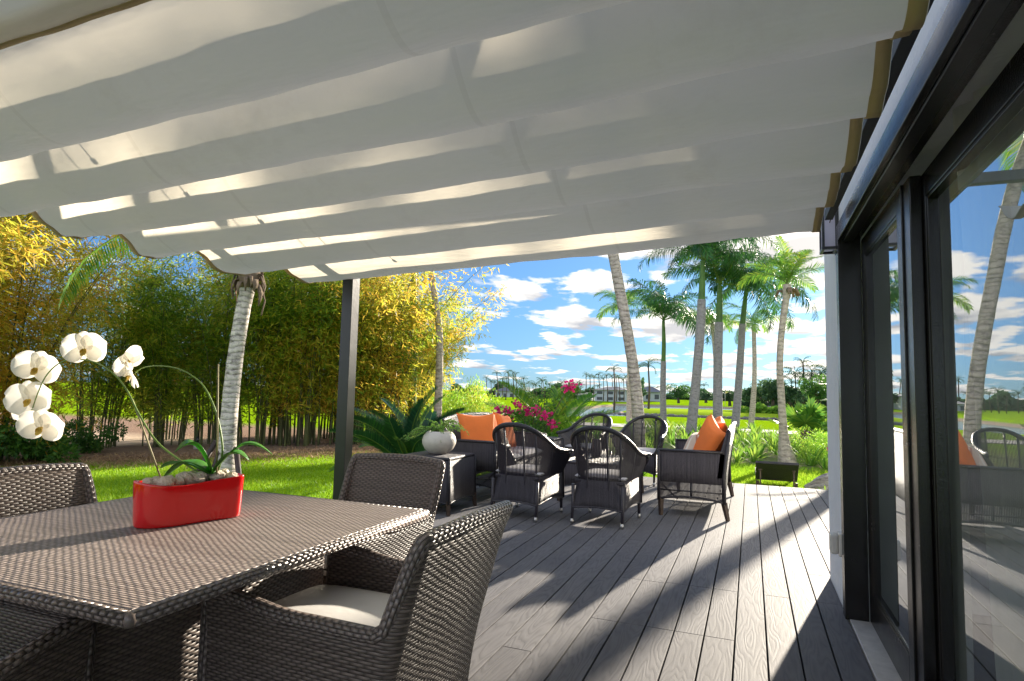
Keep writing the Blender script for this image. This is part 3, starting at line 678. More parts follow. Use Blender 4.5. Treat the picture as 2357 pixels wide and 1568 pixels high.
def flower(c, n_, s=1., roll_=0., pid=0):
    n_ = V(n_).normalized(); ax = n_.cross(V((0, 0, 1))).normalized(); up = ax.cross(n_).normalized()
    if roll_: q = Matrix.Rotation(roll_, 3, n_); ax, up = q @ ax, q @ up
    g = MB(); c = V(c)
    for ang, L_, W_, z in ((90, .040, .017, -.003), (210, .038, .016, -.004), (330, .038, .016, -.004)):
        a = R(ang); d_ = ax*cos(a)+up*sin(a); e = ax*-sin(a)+up*cos(a); petal(g, c+n_*z*s, e, d_, n_, L_*s, W_*s, .35, .35)
    for sg in (1, -1):
        a = R(90-72*sg); d_ = ax*cos(a)+up*sin(a); e = ax*-sin(a)+up*cos(a); petal(g, c+n_*.002*s, e, d_, n_, L_=.046*s, W_=.031*s, cup=.30, rootw=.22)
    f = g.build('flower', 'petal', orc, sub=1)
    g = MB(); petal(g, c+n_*.004*s, ax, (-up*.6+n_*.6).normalized(), n_, .016*s, .006*s, .5)
    for sg in (1, -1): petal(g, c+n_*.004*s, up, (ax*sg*.6+n_*.7-up*.3).normalized(), n_, .010*s, .005*s, .5)
    g.lathe([(.0001, .004*s), (.003*s, .003*s), (.004*s, 0), (.0001, -.003*s)], 8, c+n_*.005*s)
    g.build('lip', 'lip', f)
for (px, py, fy, nn_, s_, rl) in ((197, 806, 1.515, (.55, -.9, -.15), 1.12, .1), (85, 850, 1.50, (.75, -.9, -.15), 1.15, -.25), (70, 922, 1.49, (.5, -1, -.1), 1.22, .15),
                          (55, 962, 1.53, (-.2, -1, -.5), 1.0, .5), (97, 985, 1.47, (.55, -1, -.25), 1.15, -.1), (300, 835, 1.60, (.1, -1, .35), .95, .9), (303, 865, 1.585, (-.5, -.8, -.4), .95, -.4)):
    flower(op(px, py, fy), nn_, s_*1.55, rl)

# ------------------------------------------------------------------ wicker lounge group
def smooth_loop(half, n):
    full = [V((-p[0], p[1], p[2])) for p in half[::-1]] + [V(p) for p in half[1:]]
    return spline(full, n)
def armchair(label, loc, rz):
    t_ = thing('wicker_armchair', label, 'armchair', loc, rz, 'round-backed wicker armchairs')
    rim = smooth_loop([(0, -.335, .885), (.12, -.325, .87), (.225, -.27, .815), (.285, -.17, .74), (.305, -.05, .675), (.312, .08, .64), (.325, .19, .625), (.355, .265, .615)], 121)
    seat = smooth_loop([(0, -.265, .40), (.12, -.255, .40), (.205, -.20, .40), (.24, -.11, .40), (.25, 0, .40), (.255, .10, .40), (.258, .19, .40), (.26, .255, .40)], 121)
    bot = smooth_loop([(0, -.275, .165), (.13, -.285, .16), (.235, -.285, .15), (.25, -.17, .165), (.255, -.03, .18), (.26, .10, .175), (.262, .20, .16), (.265, .285, .15)], 121)
    g = MB()
    for i in range(0, 121):
        a, b = seat[i], rim[i]; mid = a.lerp(b, .5) + (V((0, 0, 0)) if abs(i-60) > 45 else V((0, .012, 0)))
        g.tube([a, mid, b], .0050, 4, False, False)
    g.build('back_canes', 'caneflat', t_)
    g = MB()
    for i in (44, 53, 67, 76, 28, 92): g.tube([seat[i]+V((0, -.004, -.24 if i in (53, 67) else -.02)), seat[i]+V((0, -.006, 0)), seat[i].lerp(rim[i], .5)+V((0, .006, 0)), rim[i]], .0085, 8)
    g.build('back_stakes', 'caneflat', t_)
    g = MB(); g.tube(rim, [.023]*121, 10)
    for e in (rim[0], rim[-1]): g.lathe([(.0001, .02), (.016, .014), (.023, 0), (.016, -.016), (.0001, -.022)], 10, e)
    sgn = -1
    for i in (0, 120):
        p = rim[i]; q = seat[i]; g.tube([p+V((0, -.05, -.005)), p.lerp(q, .3)+V((0, .0, 0)), q+V((0, .02, .03)), bot[i]+V((0, 0, -.0))], .016, 8)
    g.build('rim', 'stakewrap', t_)
    g = MB(); A = []; Us = []; arc = 0
    for i in range(121):
        if i: arc += (seat[i]-seat[i-1]).length
        A.append([bot[i].lerp(seat[i], k/4)+V((0, 0, 0)) for k in range(5)]); Us.append([(k*.06, arc) for k in range(5)])
    g.grid(A, Us); n = 21; A = []; Us = []
    for i in range(n):      # front apron with arched lower edge
        x = -.26 + .52*i/(n-1); arch = .045*(1-(x/.26)**2)
        A.append([(x, .285, .15+arch), (x, .275, .39)]); Us.append([(0, x), (.24, x)])
    g.grid(A, Us); g.build('skirt', 'cane', t_, solid=.010)
    g = MB(); A = []
    for k in range(2): pass
    g.tube(bot, .009, 6); g.tube([(p[0], p[1], p[2]) for p in [(-.26+.52*i/20, .285, .15+.045*(1-((-.26+.52*i/20)/.26)**2)) for i in range(21)]], .009, 6); g.build('lower_edge', 'caneflat', t_)
    g = MB(); g.box((0, .0, .385), (.47, .49, .03)); g.build('seat', 'cane', t_, bevel=.03)
    g = MB(); box_cushion(g, 0, .02, .425, .49, .50, .06); g.build('cushion', 'greycush', t_)
    for sx_ in (-1, 1):
        for (x, y, dx, dy) in ((.235, -.275, .0, -.02), (.25, .27, .0, .012)):
            l = MB(); l.tube([(sx_*x, y, .36), (sx_*(x), y, .17), (sx_*(x+dx), y+dy, .02)], [.016, .016, .014], 10); lo = l.build('leg', 'caneflat', t_)
            l = MB(); l.tube([(sx_*(x+dx*.9), y+dy*.85, .045), (sx_*(x+dx), y+dy, .0)], [.0165, .0155], 10); l.build('leg_cap', 'cap', lo)
    return t_
ac = armchair('right of the two wicker armchairs seen from behind, with its back to the camera', (-1.29, 5.82, 0), R(-4))
dup(ac, (-2.06, 5.74, 0), R(-6), 'left of the two wicker armchairs seen from behind, hiding part of the left sofa')
dup(ac, (-1.40, 8.55, 0), R(172), 'right of the two far wicker armchairs facing the camera, near the pale leaning palm')
dup(ac, (-2.22, 8.75, 0), R(166), 'left of the two far wicker armchairs, facing the camera behind the coffee table')

def canes_panel(g, a, b, c_, d_, n, r=.0048):
    a, b, c_, d_ = V(a), V(b), V(c_), V(d_)
    for i in range(n+1):
        u = i/n; g.tube([a.lerp(b, u), d_.lerp(c_, u)], r, 4, False)
def wgrid(g, pts, uax=0, vax=2):
    """patch of woven cane with UVs in metres taken from the axes (V across strands)"""
    g.grid(pts, [[(p[vax], p[uax]) for p in row] for row in pts])
def sofa(name, label, cat, loc, rz, W_):
    t_ = thing(name, label, cat, loc, rz); hw = W_/2
    # arms
    for sx_ in (-1, 1):
        am = MB(); xo = sx_*hw; xi = sx_*(hw-.055)
        for x in (xo, xi):
            P = []
            for i in range(25):
                y = .33 - i/24*.63; arch = .05*(1-((y-.03)/.30)**2)
                P.append([(x, y, .335), (x, y-.01, .48), (x, y-.01, .635)])
            wgrid(am, P, 1, 2)
        wgrid(am, [[(xo, .33, .335), (xo, .33, .635)], [(xi, .33, .335), (xi, .33, .635)]], 0, 2)
        wgrid(am, [[(xo, .33, .64), (xo, -.27, .645)], [(xi, .33, .64), (xi, -.27, .645)]], 0, 1)
        a_ = am.build('arm', 'cane', t_, solid=.006)
        g = MB()
        canes_panel(g, (xo, .32, .175), (xo, -.28, .175), (xo, -.28, .335), (xo, .32, .335), 52)
        g.build('arm_canes', 'caneflat', t_)
        g = MB(); g.tube([(xo, .33-i/16*.62, .165+.035*(1-((i/16-.5)*2)**2)) for i in range(17)], .011, 6)
        g.tube([(xo, .33, .255), (xo, -.28, .255)], .007, 6); g.tube([(xo, .02, .335), (xo, .02, .2)], .008, 6)
        g.tube([(xo, .34, .645), (xo, -.29, .65)], .012, 8); g.tube([(xi, .34, .645), (xi, -.29, .65)], .012, 8); g.tube([(xo, .335, .15), (xo, .335, .65)], .016, 8); g.tube([(xi, .335, .15), (xi, .335, .65)], .012, 8)
        g.tube([(xo, -.29, .15), (xo, -.285, .4), (xo, -.34, .86)], .018, 8); g.tube([(xo*.985, .335, .335), (xo*.985, .15, .17)], .008, 6)
        g.build('arm_frame', 'stakewrap', t_)
        for (y, dy) in ((.315, 0), (-.285, -.035)):
            g = MB(); q_ = Matrix.Rotation(0, 3, 'X'); g.tube([(xo*.985, y, .17), (xo*.985, y+dy, 0)], [.030, .021], 4, True, False); g.build('leg', 'teak', t_)
    # back
    n = 41; A = []; B = []; T = []
    for i in range(n):
        x = -hw + W_*i/(n-1); u = x/hw; tz = .90 - .055*abs(u)**3; bow = -.035*(1-u*u)
        ra = [(x, -.265+bow*.3, .17), (x, -.275+bow*.5, .40), (x, -.305+bow*.8, .65), (x, -.345+bow, tz)]
        rb = [(x, -.225+bow*.3, .40), (x, -.25+bow*.6, .62), (x, -.31+bow, tz)]
        A.append(ra); B.append(rb); T.append(V(((ra[-1][0]+rb[-1][0])/2, (ra[-1][1]+rb[-1][1])/2, tz)))
    g = MB(); g.grid(A, [[(p[2], p[0]) for p in r_] for r_ in A]); g.grid(B, [[(p[2], p[0]) for p in r_] for r_ in B])
    for k in (0, -1): g.grid([[A[k][1], A[k][2], A[k][3]], [B[k][0], B[k][1], B[k][2]]], [[(0, 0), (.1, 0), (.3, 0)], [(0, .04), (.1, .04), (.3, .04)]])
    g.build('backrest', 'cane', t_, solid=.006); g = MB(); g.tube(T, .024, 10); g.build('back_rail', 'stakewrap', t_)
    # front apron and seat
    g = MB(); P = []
    for i in range(31):
        x = -hw + W_*i/30; P.append([(x, .325, .17+.045*(1-(x/hw)**2)), (x, .325, .37)])
    wgrid(g, P, 0, 2); g.build('apron', 'cane', t_, solid=.012)
    g = MB(); g.box((0, .03, .36), (W_-.1, .56, .03)); g.build('seat', 'cane', t_)
    k = 2 if W_ > 1.2 else 1; w = (W_-.13)/k
    for i in range(k):
        g = MB(); box_cushion(g, -(W_-.13)/2+w*(i+.5), .055, .425, w-.01, .57, .10); g.build('seat_cushion', 'greycush', t_)
    return t_
sofa('wicker_sofa', 'wicker sofa at the right with its back to the doors and orange cushions', 'sofa', (-.535, 7.14, 0), R(90), 1.60)
sofa('wicker_sofa', 'wicker sofa at the left behind the side table with orange cushions', 'sofa', (-2.88, 6.92, 0), R(-90), 1.70)

def pillow(label, mat, loc, size, rot, group='scatter cushions', thick=.16):
    g = MB(); n = 18; P1, P2 = [], []
    for sgn in (1, -1):
        A = []
        for i in range(n+1):
            row = []
            for j in range(n+1):
                u, v = -1+2*i/n, -1+2*j/n
                e = max(0, (1-u**4)*(1-v**4))**.42
                px_ = u*(1-.15*(1-v*v)); py_ = v*(1-.15*(1-u*u))
                cr_ = .03*sin(3*u+2*v)*e
                row.append((px_*size/2, py_*size/2, sgn*(thick/2)*e + cr_*thick*.7))
            A.append(row if sgn > 0 else row[::-1])
        g.grid(A)
    o = g.build('cushion', mat); o.location = loc; o.rotation_euler = rot
    return tag(o, label, 'cushion', group)
# left sofa: cushions lean on the backrest (facing +X)
pillow('front orange cushion with pointed corners at the near end of the left sofa', 'orange', (-2.92, 6.42, .70), .50, (R(76), R(0), R(50)))
pillow('orange cushion behind the front one on the left sofa', 'orange', (-2.98, 6.80, .69), .46, (R(72), R(0), R(75)))
pillow('farthest orange cushion on the left sofa, beside the bougainvillea', 'orange', (-2.93, 7.25, .69), .48, (R(72), R(8), R(88)))
pillow('striped cushion lying low between the orange ones on the left sofa', 'stripe', (-2.78, 6.66, .62), .36, (R(62), R(0), R(80)))
# right sofa (facing -X)
pillow('big orange cushion leaning on the near end of the right sofa back', 'orange', (-.42, 6.70, .71), .50, (R(70), R(22), R(-68)))
pillow('second orange cushion behind the big one on the right sofa', 'orange', (-.36, 7.08, .74), .46, (R(72), R(8), R(-82)))
pillow('striped beige and rust cushion in front of the orange one on the right sofa', 'stripe', (-.60, 6.93, .62), .40, (R(66), R(0), R(-85)))
pillow('pale striped cushion at the far end of the right sofa', 'stripe', (-.45, 7.45, .66), .40, (R(70), R(0), R(-90)))

def wicker_table(name, label, cat, loc, sx_, sy, h, skirt=.30, openb=True):
    t_ = thing(name, label, cat, loc); g = MB()
    g.box((0, 0, h-.014), (sx_*2, sy*2, .028)); g.build('table_top', 'cane', t_, bevel=.012)
    g = MB(); zt = h-.03
    for (a, b) in (((-sx_, -sy), (sx_, -sy)), ((sx_, -sy), (sx_, sy)), ((sx_, sy), (-sx_, sy)), ((-sx_, sy), (-sx_, -sy))):
        P = []; ax = 0 if a[0] != b[0] else 1
        for i in range(17):
            u = i/16; x, y = a[0]+(b[0]-a[0])*u, a[1]+(b[1]-a[1])*u; fl = 1+.03*(1-0)
            P.append([(x*1.03, y*1.03, zt-skirt+.03*(1-(2*u-1)**2)), (x*.99, y*.99, zt)])
        wgrid(g, P, ax, 2)
    g.build('skirt', 'cane', t_, solid=.008)
    g = MB()
    for i in range(4):
        a, b = [(-sx_, -sy), (sx_, -sy), (sx_, sy), (-sx_, sy)][i], [(sx_, -sy), (sx_, sy), (-sx_, sy), (-sx_, -sy)][i]
        g.tube([(a[0]*1.03+(b[0]-a[0])*1.03*k/12, a[1]*1.03+(b[1]-a[1])*1.03*k/12, zt-skirt+.03*(1-(2*k/12-1)**2)) for k in range(13)], .009, 6)
        g.tube([(a[0]*.995, a[1]*.995, zt+.01), (a[0]*1.035, a[1]*1.035, zt-skirt)], .014, 8)
    g.build('edge_binding', 'stakewrap', t_)
    for x in (-1, 1):
        for y in (-1, 1):
            g = MB(); g.tube([(x*sx_*.99, y*sy*.99, zt-skirt+.03), (x*sx_*1.04, y*sy*1.04, 0)], [.028, .022], 4, True, False); g.build('leg', 'teak', t_)
    return t_
wicker_table('side_table', 'dark wicker side table carrying the round cream pot', 'side table', (-2.975, 5.59, 0), .275, .29, .545, .41)
wicker_table('coffee_table', 'low dark wicker coffee table between the armchairs', 'coffee table', (-1.62, 7.12, 0), .36, .50, .44, .24)
wicker_table('side_table', 'dark wicker side table at the far end of the left sofa', 'side table', (-2.75, 8.25, 0), .24, .24, .56, .36)

# round pot with trailing plant
pt = thing('round_pot', 'round cream stone pot on the dark side table', 'pot', (-2.99, 5.62, .546))
g = MB(); g.lathe([(.0001, .0), (.08, .0), (.095, .006), (.145, .045), (.172, .100), (.175, .132), (.162, .178), (.132, .215), (.116, .226), (.106, .226), (.104, .215), (.13, .18), (.0001, .18)], 40); g.build('bowl', 'stonepot', pt)
g = MB(); g.lathe([(.0001, .205), (.112, .202)], 24); g.build('soil', 'fibre', pt)
jp = thing('trailing_succulent', 'small-leaved trailing green succulent spilling from the round cream pot', 'plant', (-2.99, 5.62, .75))
g = MB(); gl = MB(); rs = random.Random(11)
for k in range(34):
    a = rs.uniform(0, 2*pi); L_ = rs.uniform(.12, .34); up_ = rs.uniform(-.02, .16); droop = rs.uniform(.02, .12)
    if k < 8: a = R(200)+rs.uniform(-.4, .4); L_ = rs.uniform(.3, .42); droop = .14; up_ = .07
    P = [V((cos(a)*L_*u, sin(a)*L_*u, up_*sin(pi*min(1, u*.9)) + .03*u - droop*u*u + .012*sin(9*u+k))) for u in [i/9 for i in range(10)]]
    g.tube(P, [.0035-.0003*i for i in range(10)], 5)
    for i in range(2, 30):
        u = i/30*9; p = P[int(u)].lerp(P[min(9, int(u)+1)], u-int(u))
        for q_ in range(3):
            d_ = V((rs.gauss(0, 1), rs.gauss(0, 1), rs.gauss(.3, 1))).normalized(); s_ = d_.orthogonal().normalized()*.006; e = d_*rs.uniform(.010, .017)
            gl.poly([p, p+e*.5+s_, p+e, p+e*.5-s_])
g.build('stems', 'twig', jp); gl.build('leaves', 'succ', jp)
# vase with succulent on the coffee table
vs = thing('vase', 'small dark vase on the coffee table seen through the chair back', 'vase', (-1.72, 7.2, .441)); g = MB()
g.lathe([(.0001, 0), (.05, 0), (.06, .03), (.055, .15), (.045, .2), (.05, .22), (.044, .22), (.04, .19), (.0001, .19)], 24); g.build('body', 'caneflat', vs)
sc = thing('table_plant', 'upright light green succulent in the small dark vase', 'plant', (-1.72, 7.2, .64)); g = MB(); rs = random.Random(2)
for k in range(60):
    z = rs.uniform(0, .22); a = rs.uniform(0, 6.28); p = V((.012*cos(a), .012*sin(a), z)); d_ = V((cos(a), sin(a), .6)).normalized(); s_ = d_.cross(V((0, 0, 1))).normalized()*.01
    g.poly([p, p+d_*.03+s_, p+d_*.06, p+d_*.03-s_])
for k in range(20):
    a = rs.uniform(0, 6.28); d_ = V((cos(a)*.6, sin(a)*.6, 1)).normalized(); s_ = d_.cross(V((0, 0, 1))).normalized()*.012; g.poly([(0, 0, 0), d_*.06+s_, d_*.13, d_*.06-s_])
g.build('leaves', 'succ', sc)


# ------------------------------------------------------------------ palms
def frond_mesh(name, mat, L_=2.2, n=34, leafl=.5, leafw=.022, e0=1.0, e1=-.9, droop=.55, plume=.25, seed=0, vee=.35, rach=.016, petiole=.12, mats=None):
    """one pinnate frond starting at the origin, growing towards +X"""
    rs = random.Random(seed); g = MB(); P = []; x = z = 0.; k = 26
    for i in range(k+1):
        u = i/k; P.append(V((x, .03*sin(3*u+seed)*u*L_, z))); a = e0+(e1-e0)*u**1.15; x += cos(a)*L_/k; z += sin(a)*L_/k
    g.tube(P, [rach*(1-.85*i/k)+.002 for i in range(k+1)], 5, True, True, m=1)
    for i in range(n):
        u = petiole+(1-petiole)*(i+.5)/n; q = u*k; a = int(min(q, k-1)); p = P[a].lerp(P[a+1], q-a); tg = (P[a+1]-P[a]).normalized()
        sd_ = tg.cross(V((0, 0, 1))); sd_ = sd_.normalized() if sd_.length > .05 else V((0, 1, 0)); upv = sd_.cross(tg).normalized()
        ll = leafl*(.35+.65*sin(pi*min(1, (u-petiole)/(1-petiole)*.82+.16)))*rs.uniform(.85, 1.1)
        for sg in (1, -1):
            f = .45 + .5*u
            d_ = (sd_*sg*(1-.25*u) + tg*f + upv*(vee + rs.uniform(-plume, plume))).normalized()
            m1 = p + d_*ll*.5 + V((0, 0, -droop*.10*ll)); d2 = (d_ + V((0, 0, -droop*1.3))).normalized(); e_ = m1 + d2*ll*.5
            w = d_.cross(upv).normalized()*leafw*.5 if d_.cross(upv).length > .01 else tg*leafw*.5
            b = len(g.v); g.v += [tuple(p-w*.5), tuple(p+w*.5), tuple(m1+w), tuple(m1-w), tuple(e_)]
            g.face([b, b+1, b+2, b+3]); g.face([b+3, b+2, b+4])
    me = bpy.data.meshes.new(name); me.from_pydata(g.v, [], g.f)
    for m_ in (mat, 'stem'): me.materials.append(M[m_])
    me.polygons.foreach_set('material_index', g.mi); me.polygons.foreach_set('use_smooth', g.sm); me.update(); return me
def add_frond(me, parent, loc, az, tilt=0., rollx=0., s_=1.):
    o = bpy.data.objects.new('frond', me); COL.objects.link(o); o.parent = parent; o.location = loc
    o.rotation_mode = 'ZYX'; o.rotation_euler = (rollx, tilt, az); o.scale = (s_,)*3; return o
def trunk_obj(parent, pts, rads, mat, name='trunk', n=20, wob=.012):
    P = spline(pts, 60); k = len(rads)-1; rr_ = []
    for i in range(60):
        u = i/59*k; a = min(int(u), k-1); rr_.append((rads[a]+(rads[a+1]-rads[a])*(u-a))*(1+wob*sin(i*2.3)+wob*.6*sin(i*5.1)))
    g = MB(); g.tube(P, rr_, n); return g.build(name, mat, parent)
CO = [frond_mesh('coco_frond', 'frondy', 2.3, 44, .62, .035, e0=.95, e1=-1.0, droop=.8, seed=i, vee=.15) for i in range(3)]
RY = [frond_mesh('royal_frond', 'frond', 2.7, 66, .62, .034, e0=1.05, e1=-.80, droop=1.0, plume=.9, seed=10+i, vee=.1) for i in range(3)]
def crown(parent, top, meshes, n, s_=1., tmin=-.45, tmax=.75, seed=0, az0=0.):
    rs = random.Random(seed)
    for i in range(n):
        u = i/n; add_frond(meshes[i % len(meshes)], parent, top, az0 + i*2.39996+rs.uniform(-.2, .2), tmin+(tmax-tmin)*u + rs.uniform(-.08, .08), rs.uniform(-.5, .5), s_*rs.uniform(.85, 1.08)*(.8+.3*min(1, u*2)))
def pbase(px, py, z): q = atz(px, py, z); return q
# near leaning coconut palm (also mirrored in the doors)
Y = 12.3; b = aty(1472, 1060, Y); b.z = hgt(b.x, b.y)
pm = thing('coconut_palm', 'pale ringed palm trunk leaning left, rising behind the far wicker armchairs', 'palm tree', b)
pts = [V((0, 0, -.1))] + [aty(px, py, Y)-b for px, py in ((1469, 960), (1458, 850), (1440, 740), (1425, 660), (1410, 580), (1385, 480), (1350, 380))]
trunk_obj(pm, pts, [.15, .120, .112, .108, .108, .110, .108, .10], 'bark_white2')
crown(pm, pts[-1], CO, 15, 1.1, seed=1)
# coconut palm on the left lawn with dead boots, props and one low frond
Y = 6.6; b = aty(519, 1118, Y); b.z = -.3; YB = Y
pm = thing('coconut_palm', 'pale ringed palm trunk on the left lawn with dry brown boots and wooden props', 'palm tree', b)
pts = [V((0, 0, -.15))] + [aty(px, py, Y)-b for px, py in ((522, 1080), (525, 1000), (533, 900), (545, 800), (560, 710), (572, 655), (580, 610))]
trunk_obj(pm, pts, [.145, .122, .115, .110, .105, .100, .102, .10], 'bark_white')
top = pts[-2]; rs = random.Random(8)
g = MB()
for k in range(26):
    a = rs.uniform(0, 6.28); h0 = rs.uniform(-.12, .28); p = top + V((cos(a)*.10, sin(a)*.10, h0)); L_ = rs.uniform(.15, .42); w = rs.uniform(.02, .05)
    out_ = V((cos(a), sin(a), 0)); sd_ = V((-sin(a), cos(a), 0)); P_ = [p, p+out_*.08+V((0, 0, -.02)), p+out_*(.09+.1*L_)+V((0, 0, -L_*.5)), p+out_*(.07+.05*L_)+V((0, 0, -L_))]
    g.grid([[q-sd_*w*f+V((0, 0, .01)), q+out_*.012, q+sd_*w*f] for q, f in zip(P_, (1.2, 1.1, .8, .25))])
g.tube([top+V((0, 0, -.05)), top+V((0, 0, .15)), top+V((.01, 0, .5))], [.118, .145, .13], 14)
g.build('dry_boots', 'fibre', pm, solid=.006)
CU = [frond_mesh('coco_frond', 'frondy', 2.3, 44, .55, .035, e0=1.25, e1=.0, droop=.5, seed=90+i, vee=.3) for i in range(2)]
crown(pm, top+V((0, 0, .45)), CU, 11, 1.0, tmin=-.25, tmax=.12, seed=5)
# the frond that hangs into view at the left
tgt = aty(250, 545, 6.3)-b; hang = frond_mesh('hanging_frond', 'frondy', 3.75, 66, .50, .028, e0=.50, e1=-1.05, droop=1.2, seed=44, vee=-.35, plume=.12)
dv = tgt-(top+V((0, 0, .45))); add_frond(hang, pm, top+V((0, 0, .50)), math.atan2(dv.y, dv.x)+.05, .02, .2, 1.0)
for (x0, y0, x1, y1, dy) in ((430, 1130, 497, 1015, .1), (556, 1150, 543, 1030, .15), (470, 1145, 505, 1040, .4)):
    p0, p1 = aty(x0, y0, YB-.35+dy)-b, aty(x1, y1, YB-.1)-b; p0 = p0+(p0-p1)*.25; g = MB(); g.tube([p0, p1], .036, 10); g.build('prop', 'prop', pm)
# curved coconut palm on the right of the garden
Y = 15.6; b = aty(1814, 1058, Y); b.z = hgt(b.x, b.y)
pm = thing('coconut_palm', 'slender curved palm with flared foot behind the sun lounger, right of the royal palms', 'palm tree', b)
pts = [V((0, 0, -.1))]+[aty(px, py, Y)-b for px, py in ((1806, 1030), (1803, 990), (1799, 930), (1795, 850), (1797, 790), (1803, 730), (1809, 690), (1811, 655))]
trunk_obj(pm, pts, [.24, .14, .092, .082, .076, .072, .072, .078, .09], 'bark_tan')
g = MB(); rs = random.Random(4)
for k in range(10):
    a = rs.uniform(0, 6.28); p = pts[-1]+V((cos(a)*.1, sin(a)*.1, -.15)); g.tube([p, p+V((cos(a)*.12, sin(a)*.12, .02)), p+V((cos(a)*.2, sin(a)*.2, -.12))], [.04, .035, .02], 6)
g.build('dry_boots', 'fibre', pm)
crown(pm, pts[-1], [CO[0], CU[0], CU[1]], 14, .52, tmin=-.35, tmax=.45, seed=12)
# royal palms
def royal(label, Y, trunkpx, shaftpx, rad, s_, n, seed, group='royal palms on the lawn'):
    b = aty(*trunkpx[0], Y); b.z = hgt(b.x, b.y)
    t_ = thing('royal_palm', label, 'palm tree', b, 0, group)
    pts = [V((0, 0, -.1))]+[aty(px, py, Y)-b for px, py in trunkpx[1:]]
    k = len(pts); trunk_obj(t_, pts, [rad*1.35, rad*1.1]+[rad*1.02]*(k-3)+[rad*.92], 'bark_grey', wob=.004)
    sh = [aty(px, py, Y)-b for px, py in shaftpx]; trunk_obj(t_, sh, [rad*.80, rad*.72, rad*.5], 'shaft', 'crownshaft', wob=0.)
    crown(t_, sh[-1], RY, n, s_, tmin=-.48, tmax=.85, seed=seed)
    return t_
royal('leftmost royal palm, slim with a long green crownshaft, right of the leaning palm', 27, [(1527, 1000), (1527, 960), (1526, 900), (1527, 832)], [(1527, 833), (1528, 790), (1527, 738)], .125, 1.0, 17, 21)
royal('stout grey royal palm leaning slightly right, with a brown band below its crown', 21.5, [(1588, 1012), (1594, 960), (1602, 880), (1612, 760), (1615, 690)], [(1615, 692), (1616, 660), (1618, 600)], .15, 1.0, 17, 22)
royal('straight royal palm with a light green crownshaft in the middle of the group', 24, [(1651, 1000), (1652, 960), (1652, 880), (1653, 800), (1655, 742)], [(1655, 743), (1656, 700), (1656, 655)], .16, 1.05, 17, 23)
royal('rightmost royal palm of the group, behind the orange cushions of the right sofa', 27, [(1690, 1000), (1694, 960), (1702, 860), (1709, 746)], [(1709, 747), (1713, 710), (1717, 672)], .145, 1.15, 17, 24)
# two background palms whose crowns fill the gaps of the group
for lab, px, py, bx, Y, sd_ in (('smaller palm crown seen between the stout and the straight royal palm', 1640, 745, 1648, 34, 31), ('smaller palm crown seen right of the rightmost royal palm', 1735, 750, 1728, 33, 32), ('small yellowish palm crown peeking out left of the leaning trunk', 1440, 712, 1448, 30, 33)):
    b = aty(bx, 960, Y); b.z = hgt(b.x, b.y); t_ = thing('coconut_palm', lab, 'palm tree', b); tp_ = aty(px, py, Y)-b
    trunk_obj(t_, [V((0, 0, -.1)), tp_*.5+V((.1, 0, 0)), tp_], [.16, .11, .10], 'bark_tan'); crown(t_, tp_, CO, 13, .85, tmin=-.8, tmax=.4, seed=sd_)
# palm behind the house corner: its shadow crosses the deck
b = V((2.75, 15.5, -.3)); t_ = thing('coconut_palm', 'palm hidden behind the house corner that throws its trunk shadow over the deck', 'palm tree', b)
tp_ = V((-.02, -.0, 5.75)); trunk_obj(t_, [V((0, 0, -.1)), V((-.17, -.0, 2.05)), V((-.45, 0, 3.9)), tp_], [.2, .16, .15, .13], 'bark_tan'); crown(t_, tp_, CO, 13, .80, tmin=-.5, tmax=.7, seed=41)
# slim trunks rising out of the bamboo
for lab, ax_, Y in (('thin greenish palm trunk rising out of the top of the bamboo', ((955, 760), (952, 690), (953, 600), (955, 480)), 16.), ('thin leaning brown palm trunk rising out of the bamboo, right of the greenish one', ((1012, 800), (1003, 700), (988, 600), (972, 480)), 15.5)):
    b = aty(*ax_[0], Y); b.z = -.4; t_ = thing('coconut_palm', lab, 'palm tree', b)
    pts = [V((0, 0, 0))]+[aty(*q, Y)-b for q in ax_]; trunk_obj(t_, pts, [.13, .10, .09, .085, .08], 'bark_tan' if 'brown' in lab else 'shaft', n=10); crown(t_, pts[-1], CO, 11, .9, seed=50)

# fan palm
b = aty(1858, 1022, 19.5); b.z = hgt(b.x, b.y); t_ = thing('fan_palm', 'short fan palm with round bright green fans in the planting bed', 'palm', b)
g = MB(); g.tube([(0, 0, -.1), (.02, 0, .35), (0, 0, .55)], [.14, .13, .08], 10)
for k in range(30):
    a = k*2.4; z = .05+.016*k; g.tube([(cos(a)*.1, sin(a)*.1, z), (cos(a)*.18, sin(a)*.18, z+.1)], [.03, .012], 5)
g.build('trunk', 'fibre', t_)
def fan(t_, p0, az, el, L_, r_, seed):
    rs = random.Random(seed); g = MB(); d_ = V((cos(az)*cos(el), sin(az)*cos(el), sin(el))); sd_ = V((-sin(az), cos(az), 0)); up_ = d_.cross(sd_); c_ = V(p0)+d_*L_+V((0, 0, -.08*L_))
    g.tube([p0, V(p0)+d_*L_*.5, c_], [.014, .010, .008], 5, m=1)
    n = 30
    for i in range(n):
        a = R(-140)+R(280)*i/(n-1); e = (d_*cos(a)+sd_*sin(a)); w = (sd_*cos(a)-d_*sin(a))*.036; l = r_*(.75+.25*cos(a))*rs.uniform(.93, 1.05); ba = -up_*.05
        m_ = c_+e*l*.6+ba*.5*l; en = c_+e*l + V((0, 0, -.22*l*rs.uniform(.4, 1.4)))
        g.poly([c_, m_+w, en, m_-w])
    o = g.build('fan', ['frondy', 'stem'], t_); return o
rs = random.Random(6)
for k in range(11):
    fan(t_, (0, 0, .5), k*2.4+.3, R(75-6.5*k+8), rs.uniform(.45, .7), rs.uniform(.5, .68), k)
